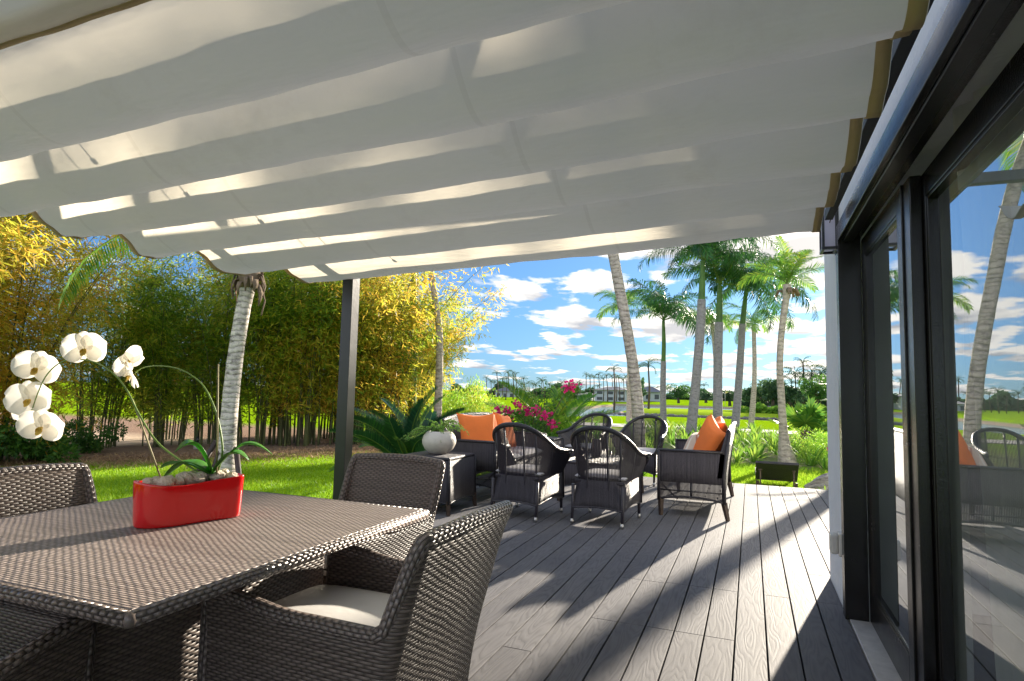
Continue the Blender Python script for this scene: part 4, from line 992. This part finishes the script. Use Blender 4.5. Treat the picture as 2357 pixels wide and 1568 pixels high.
# cycad beside the side table
def pinnate(name, label, cat, loc, mat, n, L_, leafl, leafw, e0, e1, tmin, tmax, s_, nn, seed, droop=.1, vee=.3, trunkh=.25, azr=None, plume=.08):
    t_ = thing(name, label, cat, loc); me = [frond_mesh('frond', mat, L_, nn, leafl, leafw, e0, e1, droop, plume, seed+i, vee, .012, .08) for i in range(3)]
    g = MB(); g.tube([(0, 0, -.15), (0, 0, trunkh*.6), (0, 0, trunkh)], [.12, .13, .06], 10); g.build('trunk', 'fibre', t_); rs = random.Random(seed)
    for i in range(n):
        az = i*2.39996 if azr is None else rs.uniform(*azr)
        add_frond(me[i % 3], t_, (0, 0, trunkh), az, tmin+(tmax-tmin)*i/n, rs.uniform(-.2, .2), s_*rs.uniform(.85, 1.1))
    return t_
b = aty(945, 1062, 7.6); b.z = -.3
pinnate('cycad', 'dark green stiff-leaved cycad on the lawn edge behind the cream pot', 'cycad', (b.x, b.y, b.z), 'cycad', 34, 1.25, .20, .014, .95, .05, -.75, .55, 1.0, 78, 60, droop=.05, vee=.55, trunkh=.35)
b = aty(1262, 1000, 10.6); b.z = -.3
pinnate('young_palm', 'light green upright feather palm behind the bougainvillea', 'palm', (b.x, b.y, b.z), 'frondy', 15, 1.65, .36, .022, 1.25, .35, -.35, .35, 1.0, 60, 70, droop=.15, vee=.45, trunkh=.3)

pinnate('young_palm', 'low feather palm beyond the house corner, right edge of the garden view', 'palm', (2.75, 14.0, -.3), 'frondy', 13, 1.9, .40, .03, 1.2, .1, -.3, .5, 1.0, 50, 75, droop=.4, vee=.3, trunkh=.7)

# ------------------------------------------------------------------ bamboo hedge
def bamboo_mesh(seed, mat, nc=24, H=5.6, spread=.55, lean=.35, nspray=40, nleaf=15, ll=.19, lw=.031, low=.2, rad=.40):
    rs = random.Random(seed); gc = MB(); gl = MB()
    for c_ in range(nc):
        a = rs.uniform(0, 2*pi); r_ = spread*sqrt(rs.random()); h = H*rs.uniform(.65, 1.08); la = a + rs.uniform(-.6, .6); le = lean*rs.uniform(.3, 1.5)
        P = [V((cos(a)*r_+cos(la)*le*h*(u**2.1)*.9, sin(a)*r_+sin(la)*le*h*(u**2.1)*.9, h*(u - .16*le*u**3))) for u in [i/12 for i in range(13)]]
        gc.tube(P, [.024*(1-.85*i/12) for i in range(13)], 6, False)
        for s_ in range(nspray):
            u = low + (1-low)*rs.random()**.75; q = u*12; i = min(11, int(q)); p = P[i].lerp(P[i+1], q-i)
            az = rs.uniform(0, 2*pi); bl = rs.uniform(.15, 1.0)*(1.15-.5*u)*rad*2; d_ = V((cos(az), sin(az), rs.uniform(-.2, .6))); e = p+d_*bl+V((0, 0, -.25*bl*bl))
            if rs.random() < .35: gc.tube([p, p.lerp(e, .5)+V((0, 0, .04)), e], [.005, .004, .002], 3, False)
            for k in range(nleaf):
                o_ = e + V((rs.gauss(0, .11), rs.gauss(0, .11), rs.gauss(0, .09))); ld = V((rs.gauss(0, 1)+d_.x*.8, rs.gauss(0, 1)+d_.y*.8, rs.gauss(-.75, .6))).normalized()
                w = ld.cross(V((rs.gauss(0, 1), rs.gauss(0, 1), rs.gauss(0, 1)))).normalized()*lw*.5; l = ll*rs.uniform(.6, 1.2)
                gl.poly([o_, o_+ld*l*.4+w, o_+ld*l, o_+ld*l*.4-w])
    a_ = gc.build('culms', 'culm'); b_ = gl.build('foliage', mat); ma, mb2 = a_.data, b_.data
    bpy.data.objects.remove(a_); bpy.data.objects.remove(b_); return ma, mb2
BG = [bamboo_mesh(i, 'bamboo_g', H=5.4) for i in (1, 2)]; BY = [bamboo_mesh(5, 'bamboo_y', H=5.6, lean=.42), ]
BN = [bamboo_mesh(8, 'bamboo_y', nc=16, H=6.4, lean=.5, ll=.2, lw=.028, low=.10, nspray=112, rad=.5)]
def bamboo(label, x, y, mesh, rz, s_=1., mixm=None):
    t_ = thing('bamboo', label, 'bamboo', (x, y, hgt(x, y)-.05), rz, 'bamboo clumps of the hedge'); t_.scale = (s_, s_, s_)
    for nm, me in (('culms', mesh[0]), ('foliage', mesh[1])):
        o = bpy.data.objects.new(nm, me); COL.objects.link(o); o.parent = t_
for i, (lab, x, y, me, rz, s_) in enumerate((
    ('golden bamboo clump arching in at the far left, above the orchid flowers', -12.6, 4.9, BN[0], 0, 1.0),
    ('golden bamboo clump right of the arching far left one, over the low shrubs', -12.9, 7.1, BN[0], 2.1, .9),
    ('thin-topped bamboo clump behind the right orchid stem, with sky showing through', -14.0, 9.6, BG[0], .4, .84),
    ('green bamboo clump directly left of the propped palm trunk', -13.0, 10.6, BG[1], 1.5, .82),
    ('green bamboo clump directly behind the propped palm trunk', -12.2, 11.4, BG[0], 2.9, .92),
    ('green bamboo clump right of the propped palm trunk', -11.5, 12.1, BG[1], 4.2, .98),
    ('green bamboo clump with dense dark culms midway between the propped palm and the black post', -10.9, 12.7, BG[0], 5.0, 1.05),
    ('yellow-green bamboo clump left of the black post', -10.3, 13.3, BY[0], .8, 1.0),
    ('green bamboo clump behind the black post', -9.8, 14.0, BG[1], 1.2, 1.05),
    ('golden bamboo clump right of the black post above the cycad', -9.9, 14.9, BY[0], 2.5, 1.06),
    ('golden bamboo clump with drooping branches left of the thin palm trunks', -10.2, 16.3, BY[0], 4.0, 1.02),
    ('open-crowned bamboo clump at the right end of the hedge', -10.6, 18.0, BG[0], 1.0, .86),
    ('shadowed bamboo clump standing behind the front row left of the propped palm', -14.6, 12.0, BG[1], 3.3, .86),
    ('shadowed bamboo clump standing behind the front row at the black post', -12.0, 14.8, BG[0], .1, 1.1),
    ('shadowed bamboo clump standing behind the front row right of the black post', -11.9, 16.8, BG[1], .9, 1.1))):
    bamboo(lab, x, y, me, rz, s_)

# shrubs
def shrub_mesh(seed, mat, r_=.8, n=2600, ll=.09, lw=.045, flat=.8, lobes=9, shell=.5):
    rs = random.Random(seed); g = MB(); C_ = [(V((rs.gauss(0, .5)*r_, rs.gauss(0, .5)*r_, rs.uniform(.25, 1.0)*r_*flat)), rs.uniform(.3, .6)*r_) for _ in range(lobes)]
    for k in range(n):
        c_, q = rs.choice(C_); d_ = V((rs.gauss(0, 1), rs.gauss(0, 1), rs.gauss(0, 1))).normalized(); p = c_+d_*q*(shell+(1-shell)*rs.random()); p.z = max(p.z, .02)
        ld = (d_+V((rs.gauss(0, .7), rs.gauss(0, .7), rs.gauss(-.1, .7)))).normalized(); w = ld.cross(V((rs.gauss(0, 1), rs.gauss(0, 1), rs.gauss(0, 1)))).normalized()*lw*.5; l = ll*rs.uniform(.6, 1.3)
        g.poly([p, p+ld*l*.45+w, p+ld*l, p+ld*l*.45-w])
    o = g.build('foliage', mat); me = o.data; bpy.data.objects.remove(o); return me
def plant(name, label, cat, loc, me, s_=1., rz=0, group=None, trunk=None, tmat='twig', sz=None):
    t_ = thing(name, label, cat, loc, rz, group); o = bpy.data.objects.new('foliage' if not trunk else 'crown', me); COL.objects.link(o); o.parent = t_
    o.scale = sz or (s_,)*3
    if trunk:
        h_, r_ = trunk; o.location = (0, 0, h_*.75); g = MB(); g.tube([(0, 0, -.2), (.05*h_, 0, h_*.5), (0, 0, h_)], [r_*1.3, r_, r_*.8], 8)
        for a in (0.3, 2.4, 4.5): g.tube([(0, 0, h_*.8), (cos(a)*h_*.35, sin(a)*h_*.35, h_*1.35)], [r_*.6, r_*.2], 6)
        g.build('trunk', tmat, t_)
    return t_
SH = [shrub_mesh(1, 'bush'), shrub_mesh(2, 'bush', ll=.12, lw=.05), shrub_mesh(3, 'bright', n=6000, ll=.07, lw=.02, r_=.9)]
for lab, x, y, k, s_ in (('low dark green shrub at the far left under the orchid flowers', -12.4, 6.1, 0, 1.0), ('low spreading shrub left of the sandy gap in the hedge', -12.4, 7.5, 1, .9), ('thin low shrub beside the sandy gap behind the orchid stem', -13.2, 8.6, 0, .8), ('dark shrub hugging the left picture edge', -12.0, 4.6, 1, 1.1)):
    plant('shrub', lab, 'shrub', (x, y, -.35), SH[k], s_, x)
b = aty(1095, 985, 17.5); b.z = -.45
plant('feathery_tree', 'bright lime green feathery bush at the right end of the bamboo', 'bush', b, SH[2], 1.0, .4, sz=(1.0, 1.2, 1.9))
b = aty(1050, 960, 18.); b.z = -.45
plant('feathery_tree', 'yellowing feathery bush between the bamboo and the lime green one', 'bush', b, SH[2], 1.0, 2.4, sz=(1.1, 1.2, 1.6))

# bougainvillea
b = aty(1205, 1010, 9.45); b.z = -.3; t_ = thing('bougainvillea', 'bougainvillea with magenta flowers behind the left sofa', 'bougainvillea', b)
g, gf, gl = MB(), MB(), MB(); rs = random.Random(9)
tips = [(1150, 945), (1195, 935), (1215, 948), (1232, 945), (1255, 958), (1170, 950), (1305, 893), (1315, 888), (1180, 975), (1225, 985), (1275, 978), (1250, 975), (1160, 965), (1300, 1000), (1240, 925), (1255, 900)]
for i, (px, py) in enumerate(tips):
    e = aty(px, py, 9.45+rs.uniform(-.3, .3))-b; mid = e*.5+V((rs.uniform(-.1, .1), rs.uniform(-.1, .1), .12)); P = spline([V((rs.uniform(-.1, .1), 0, 0)), mid, e], 14); g.tube(P, [.012-.0007*k for k in range(14)], 5)
    fl = i < 8 or i in (10,)
    gf = MB()
    for k in range(70):
        c_ = P[rs.randint(4, 13)] if k > 34 else e; p = c_+V((rs.gauss(0, .08), rs.gauss(0, .08), rs.gauss(0, .06))); d_ = V((rs.gauss(0, 1), rs.gauss(0, 1), rs.gauss(.2, 1))).normalized(); w = d_.orthogonal().normalized()*.022
        if fl and k <= 34: p = e+V((rs.gauss(0, .045), rs.gauss(0, .045), rs.gauss(0, .035))); gf.poly([p, p+d_*.03+w*1.2, p+d_*.058, p+d_*.03-w*1.2])
        else: gl.poly([p, p+d_*.025+w, p+d_*.06, p+d_*.025-w])
    if fl: gf.build('flower_cluster', 'magenta', t_)
for k in range(1500):
    p = V((rs.gauss(0, .26), rs.gauss(0, .2), rs.uniform(.1, .95))); d_ = V((rs.gauss(0, 1), rs.gauss(0, 1), rs.gauss(.2, 1))).normalized(); w = d_.orthogonal().normalized()*.022; gl.poly([p, p+d_*.025+w, p+d_*.06, p+d_*.025-w])
g.build('stems', 'twig', t_); gl.build('foliage', 'bush', t_)

# strappy plants in the bed
def strap_mesh(seed, n=22, L_=.55, w=.035):
    rs = random.Random(seed); g = MB()
    for k in range(n):
        a = rs.uniform(0, 6.28); e = rs.uniform(.5, 1.4); l = L_*rs.uniform(.6, 1.15); o_ = V((cos(a), sin(a), 0)); sd_ = V((-sin(a), cos(a), 0)); A = []
        for i in range(5):
            u = i/4; p = o_*(.03+l*cos(e)*u+.12*l*u*u) + V((0, 0, l*sin(e)*u-.28*l*u**2.4)); ww = w*.5*(sin(pi*min(1, u*.8+.2))**.7 if i < 4 else .02); A.append([p-sd_*ww, p+sd_*ww])
        g.grid(A)
    o = g.build('leaves', 'lily'); me = o.data; bpy.data.objects.remove(o); return me
ST = [strap_mesh(i) for i in range(4)]; rs = random.Random(17); cnt = 0
pos_ = []
while cnt < 150:
    y = rs.uniform(14.6, 27); x = rs.uniform(-.19, .17)*y
    if x < -5.5 or any((x-a)**2+(y-b_)**2 < .22 for a, b_ in pos_): continue
    pos_.append((x, y)); cnt += 1
    o = bpy.data.objects.new('strap_leaf_plant', ST[cnt % 4]); COL.objects.link(o); o.location = (x, y, hgt(x, y)-.02); o.rotation_euler = (0, 0, rs.uniform(0, 6)); o.scale = (rs.uniform(.8, 1.45),)*3
    tag(o, 'tuft of light green strap leaves growing in the sandy bed', 'plant', 'strap-leaved tufts in the bed')
for lab, px, py, Y, s_ in (('yellowish grass tuft behind the left far armchair', 1262, 1015, 11., 1.2), ('grass tuft between the two far armchairs', 1480, 1030, 11.6, 1.1), ('strap-leaved tuft right of the far armchairs', 1560, 1040, 11.2, 1.3), ('strap-leaved tuft at the foot of the stout royal palm', 1590, 1040, 12.5, 1.2), ('green tuft just beyond the deck beside the driftwood', 1900, 1105, 9.9, .6)):
    b = aty(px, py, Y); o = bpy.data.objects.new('strap_leaf_plant', ST[int(px) % 4]); COL.objects.link(o); o.location = (b.x, b.y, hgt(b.x, b.y)); o.scale = (s_,)*3; tag(o, lab, 'plant')
for lab, px, py, Y, s_ in (('leafy shrub with one red flower at the right edge of the bed', 1905, 1015, 16.0, .75), ('low green shrub right of the fan palm', 1885, 1000, 21.0, .9)):
    b = aty(px, py, Y); b.z = hgt(b.x, b.y)-.05; plant('shrub', lab, 'shrub', b, SH[2] if 'low' in lab else SH[0], s_, 1.)
g = MB(); c_ = aty(1983/1.0861+0, 1120/1.0861, 15.2); c_ = aty(1908, 1033, 15.2)
for k in range(30): d_ = V((rs.gauss(0, 1), rs.gauss(0, 1), rs.gauss(0, 1))).normalized(); w = d_.orthogonal().normalized()*.02; g.poly([c_, c_+d_*.03+w, c_+d_*.06, c_+d_*.03-w])
tag(g.build('flower', 'magenta'), 'single red flower at the right edge of the bed', 'flower')

# driftwood
b = V((1.32, 10.9, -.34)); t_ = thing('driftwood', 'weathered grey driftwood stump on the lawn at the house corner', 'driftwood', b); g = MB(); A = []
for i in range(48):
    row = []
    for j in range(34):
        a = 2*pi*i/48; u = j/33; env = (sin(pi*min(1, u*.55+.03)))**.5*(1-.25*u); ridge = abs(noise.noise(V((cos(a)*3.2, sin(a)*3.2, u*.8))))
        r_ = .30*env*(.75+.9*ridge+.35*noise.noise(V((cos(a)*8, sin(a)*8, u*3))))
        c_ = V((-.50+1.25*u, .1*u, .06+.52*u-.12*sin(pi*u))); row.append(c_+V((-.45*sin(a)*r_, cos(a)*r_, sin(a)*r_*1.0)))
    A.append(row)
g.grid(A, None, False, closeu=True); g.build('stump', 'drift', t_)
# sun loungers on the lawn
def lounger(label, loc, rz, back):
    t_ = thing('sun_lounger', label, 'sun lounger', loc, rz, 'wicker sun loungers on the lawn')
    g = MB(); g.box((0, .95, .19), (.62, 1.35, .05)); g.build('seat', 'cane', t_, bevel=.01)
    g = MB(); q = Matrix.Rotation(R(back), 3, 'X'); g.box(V((0, .27, .20))+q @ V((0, -.27, 0)), (.62, .54, .04), rot=q)
    g.build('backrest', 'cane', t_, bevel=.01)
    for sx_ in (-1, 1):
        g = MB(); p = V((sx_*.24, .27, .20))+q @ V((0, -.36, -.04)); g.tube([p, V((sx_*.24, p.y-.04, .02))], .012, 6); g.tube([p+V((-.03, 0, 0)), p+V((.03, 0, 0))], .014, 6); g.build('bracket', 'twig', t_)
        for y in (.1, 1.5): g = MB(); g.box((sx_*.28, y, .08), (.05, .05, .18)); g.build('leg', 'teak', t_)
    return t_
lounger('dark wicker sun lounger on the lawn with its backrest raised above the deck edge', (.37, 10.55, -.3), 0, -33)
lounger('flat dark wicker sun lounger mostly hidden behind the right sofa', (-.62, 10.4, -.3), R(4), -3)
# lawn spot light
b = atz(450, 1034, -.3); t_ = thing('spot_light', 'small white and black garden spotlight at the foot of the bamboo', 'spotlight', b)
g = MB(); g.tube([(0, 0, 0), (0, 0, .15)], .05, 10); g.build('base', 'plasticw', t_); g = MB(); g.tube([(0, 0, .15), (0, .05, .27)], .04, 10); g.build('head', 'black_metal', t_)

# grass blades and litter
def scatter(name, mat, n, fn, h0, h1, w, seed, label, cat, flat=False):
    rs = random.Random(seed); g = MB(); k = 0
    while k < n:
        x, y = fn(rs)
        if x is None: continue
        z = hgt(x, y); k += 1; a = rs.uniform(0, 6.28); h = rs.uniform(h0, h1); ww = V((cos(a), sin(a), 0))*w; le = V((rs.gauss(0, .4), rs.gauss(0, .4), 1 if not flat else .15)).normalized()*h
        p = V((x, y, z+.004)); g.poly([p-ww, p+ww, p+le])
    o = g.build(name, mat); tag(o, label, cat, kind='stuff'); return o
def lawn_l(rs):
    y = .5+12.7*rs.random()**1.15; x = -3.75 - (2.5+y*1.1)*rs.random()
    if -.812*x+.583*y-13.45 > -.6+rs.gauss(0, .5): return None, None
    return x, y
def lawn_r(rs): y = 9.2+5.6*rs.random(); return rs.uniform(-3.5, 2.6), y
scatter('grass', 'blade', 110000, lawn_l, .025, .055, .005, 1, 'short sunlit grass of the left lawn', 'grass')
scatter('grass', 'blade', 36000, lawn_r, .025, .055, .005, 2, 'short sunlit grass beyond the deck', 'grass')
def litter(rs):
    u = rs.uniform(-3, 12); c_ = V((-12.4+4.7*u/8, 7.2+6.6*u/8)); o_ = rs.gauss(.1, .65); return c_.x-.812*o_+.4, c_.y+.583*o_-.4
scatter('leaf_litter', 'hay', 16000, litter, .05, .13, .012, 3, 'dry brown leaf litter at the foot of the bamboo', 'leaf litter', flat=True)

# ------------------------------------------------------------------ far shore
FB = [shrub_mesh(20+i, 'bushfar', r_=1.0, n=1500, ll=.22, lw=.15, flat=.95, lobes=11, shell=.6) for i in range(3)]
FN = [shrub_mesh(30+i, 'bush', r_=1.0, n=2600, ll=.15, lw=.10, flat=.95, lobes=12, shell=.6) for i in range(2)]
def far_crown(seed):
    rs = random.Random(seed); g = MB()
    for k in range(13):
        az = k*2.4; e0 = rs.uniform(-.1, 1.45); P = []; x = z = 0
        for i in range(6): P.append(V((cos(az)*x, sin(az)*x, z))); a = e0-1.7*i/5; x += .2*cos(a)*1.6; z += .2*sin(a)*1.6
        sd_ = V((-sin(az), cos(az), 0))
        for i in range(5):
            for sg in (1, -1):
                for q in (0, .5):
                    p = P[i].lerp(P[i+1], q); e = p+sd_*sg*.30*(1-abs(i-2)/5)+V((cos(az)*.12, sin(az)*.12, -.22)); g.poly([p-V((cos(az), sin(az), 0))*.03, p+V((cos(az), sin(az), 0))*.05, e])
        for i in range(5): g.poly([P[i]-sd_*.03, P[i]+sd_*.03, P[i+1]+sd_*.02, P[i+1]-sd_*.02])
    o = g.build('crown', 'bushfar'); me = o.data; bpy.data.objects.remove(o); return me
FC = [far_crown(i) for i in range(3)]; gt = MB(); gt.tube([(0, 0, -.1), (.03, 0, .5), (0, 0, 1)], [.03, .022, .018], 6); o = gt.build('trunk', 'twig'); FT = o.data; bpy.data.objects.remove(o)
def far_palm(label, px, py_base, py_top, Y, group=None, s_=1.7, lean=0):
    b = aty(px, py_base, Y); tp_ = aty(px+lean, py_top, Y); H = tp_.z-b.z
    t_ = thing('far_palm', label, 'palm tree', b, 0, group)
    o = bpy.data.objects.new('trunk', FT); COL.objects.link(o); o.parent = t_; o.scale = (max(H, 1)*.9, max(H, 1)*.9, H); o.rotation_euler = (0, (tp_.x-b.x)/max(H, 1), 0)
    o = bpy.data.objects.new('crown', FC[int(px) % 3]); COL.objects.link(o); o.parent = t_; o.location = tp_-b; o.scale = (s_,)*3; o.rotation_euler = (0, 0, px)
far_palm('small lone palm on the green island, just left of the leaning trunk', 1413, 945, 850, 92, s_=.95)
far_palm('small lone palm on the green island, just right of the leaning trunk', 1492, 948, 840, 88, s_=1.45)
rs = random.Random(33)
for i in range(40):
    px = 1118 + i*9.1 + rs.uniform(-3, 3)
    far_palm('distant grey-green palm in the row behind the lake, left of the royal palms', px, 919, rs.uniform(862, 893) - (12 if px < 1200 else 0), rs.uniform(140, 185), 'palms along the far bank', rs.uniform(.8, 1.25), rs.uniform(-3, 3))
for i in range(10):
    px = 1480+i*16; far_palm('tiny palm top above the distant tree line behind the royal palms', px+rs.uniform(-4, 4), 915, rs.uniform(885, 898), 230, 'tiny palms on the horizon', 1.4)
for px, py, s_ in ((1750, 885, 3), (1768, 892, 3), (1830, 862, 4.4), (1848, 833, 2.6), (1822, 880, 3.2), (1868, 862, 4), (1888, 866, 4), (1903, 858, 4.5), (1858, 880, 3.5), (1780, 900, 2.5)):
    far_palm('mid-distance palm top rising from the dark trees left of the house wall', px, 935, py, 105, 'palms among the dark trees at the right', s_*.42)
# tree masses on the far bank: one hedge-like wood, and single trees
def mass(name, label, x0, x1, py0, py1, Y, n, size, seed, mat='bushfar'):
    rs = random.Random(seed); g = MB()
    for k in range(n):
        px = rs.uniform(x0, x1); yy = Y+rs.uniform(-4, 10); top_ = py0+(py1-py0)*(.5+.9*noise.noise(V((px*.03, seed, 0)))); py = rs.uniform(top_, py1+3); c_ = aty(px, py, yy)
        d_ = V((rs.gauss(0, 1), rs.gauss(0, 1), rs.gauss(0, 1))).normalized()*size*rs.uniform(.5, 1.2); w = d_.orthogonal().normalized()*size*.4
        g.poly([c_-d_*.5, c_+w, c_+d_*.5, c_-w])
    tag(g.build(name, mat), label, 'trees', kind='stuff')
mass('far_wood', 'dark wood on the far lake bank at the left', 1040, 1480, 876, 918, 185, 12000, 1.5, 1)
mass('far_wood', 'distant tree line behind the royal palms', 1440, 1960, 898, 920, 230, 9000, 2.0, 2)
mass('far_wood', 'continuous dark trees on the right-hand bank behind the curved palm', 1700, 1985, 884, 932, 114, 9000, 1.2, 4)
mass('bank_scrub', 'dry scrub on the right-hand bank', 1700, 1960, 928, 950, 88, 5000, .7, 3, 'lily')
for lab, px, pb_, pt_, Y, w_ in (('rounded dark tree right of the far white house', 1467, 919, 893, 165, 50), ('rounded light green tree between the first and second royal palm', 1562, 926, 890, 118, 62), ('small low tree left of the straight royal palm', 1625, 925, 905, 118, 45), ('tree right of the straight royal palm', 1680, 932, 902, 108, 62), ('dark tree left of the curved coconut palm', 1735, 936, 896, 100, 60), ('tall dark tree right behind the curved coconut palm', 1778, 938, 878, 98, 60), ('tree between the curved palm and the house wall', 1815, 936, 893, 102, 55), ('dense rounded green tree closest to the house wall', 1880, 938, 872, 84, 60), ('dark tree touching the white wall edge', 1915, 938, 880, 88, 50)):
    b = aty(px, pb_, Y); t0 = aty(px, pt_, Y); H = t0.z-b.z; W_ = w_/FPX*Y*.5
    me = (FN if 'green' in lab else FB)[int(px) % 2]; plant('broad_tree', lab, 'tree', b, me, 1, px, None, (H*.45, .22), 'twig', (W_*.85, W_*.85, H*.55))
# far houses
def far_house(label, px0, px1, pyb, pye, pyr, Y, storeys=2):
    a = aty(px0, pyb, Y); b = aty(px1, pyb, Y); e = aty(px0, pye, Y).z; r_ = aty(px0, pyr, Y).z; W_ = b.x-a.x; H = e-a.z
    t_ = thing('far_house', label, 'house', ((a.x+b.x)/2, Y, a.z-.5)); g = MB(); g.box((0, 4, (H+.5)/2), (W_, 8, H+.5)); g.build('wall', 'housew', t_)
    g = MB(); h = H+.5; o_ = .7; rz_ = r_-a.z+.5
    A_ = [(-W_/2-o_, -o_, h), (W_/2+o_, -o_, h), (W_/2+o_, 8+o_, h), (-W_/2-o_, 8+o_, h)]; B_ = [(-W_/2+3, 4, rz_), (W_/2-3, 4, rz_)]
    g.poly([A_[0], A_[1], B_[1], B_[0]]); g.poly([A_[1], A_[2], B_[1]]); g.poly([A_[2], A_[3], B_[0], B_[1]]); g.poly([A_[3], A_[0], B_[0]]); g.build('roof', 'roofd', t_)
    n = max(3, int(W_/3.2))
    for s_ in range(storeys):
        for i in range(n):
            x = -W_/2+W_*(i+.5)/n; z = h/storeys*(s_+.5); g = MB(); g.box((x, -.03, z), (W_/n*.5, .08, h/storeys*.5)); g.build('window', 'winfar', t_)
far_house('far two-storey white house with grey hip roof left of the leaning palm', 1368, 1442, 919, 897, 889, 160)
far_house('far house with large grey roof between the leaning palm and the first royal palm', 1462, 1522, 919, 902, 889, 172, 1)
far_house('low pale far house half hidden by palms left of the white two-storey one', 1328, 1362, 919, 908, 903, 165, 1)
far_house('bluish far house roof above the far palms at the left', 1140, 1185, 917, 900, 888, 178, 1)
# sea wall stones
rs = random.Random(77); CR = MB()
for i in range(9):
    for j in range(6): pass
RKm = []
for k in range(3):
    g = MB(); A = [[V((cos(2*pi*a/9)*sin(pi*b/5), sin(2*pi*a/9)*sin(pi*b/5)*.8, cos(pi*b/5)*.55))*(1+.5*noise.noise(V((a*.9+k*7, b*.9, k)))) for b in range(6)] for a in range(9)]; g.grid(A, None, False, closeu=True); o = g.build('rock', 'rock'); RKm.append(o.data); bpy.data.objects.remove(o)
for i in range(90):
    x = -24+i*.36+rs.uniform(-.1, .1); y = 71.5+.04*x+rs.uniform(-.3, .3); o = bpy.data.objects.new('rock', RKm[i % 3]); COL.objects.link(o); o.location = (x+6, y+4, -1.25); o.scale = (rs.uniform(.18, .4),)*3; o.rotation_euler = (0, 0, rs.uniform(0, 6))
    tag(o, 'grey rock in the low stone edging of the green island', 'rock', 'stone edging across the lawn')
for i in range(14):
    b = aty(rs.uniform(1700, 1790), rs.uniform(938, 948), 86); o = bpy.data.objects.new('rock', RKm[i % 3]); COL.objects.link(o); o.location = b; o.scale = (rs.uniform(.3, .7),)*3; tag(o, 'larger grey rock on the right-hand bank below the scrub', 'rock', 'rocks on the right-hand bank')
# golf flag
b = aty(1669, 936, 92); t_ = thing('golf_flag', 'thin golf flag on the green between the straight and the rightmost royal palm', 'flag', b); g = MB(); g.tube([(0, 0, 0), (0, 0, 2.2)], .03, 5); g.build('pole', 'plasticw', t_); g = MB(); g.poly([(0, 0, 2.2), (.5, 0, 2.05), (0, 0, 1.8)]); g.build('flag', 'yellow', t_)
S.cycles.use_denoising = True; S.cycles.diffuse_bounces = 8; S.cycles.max_bounces = 16; S.cycles.transparent_max_bounces = 12
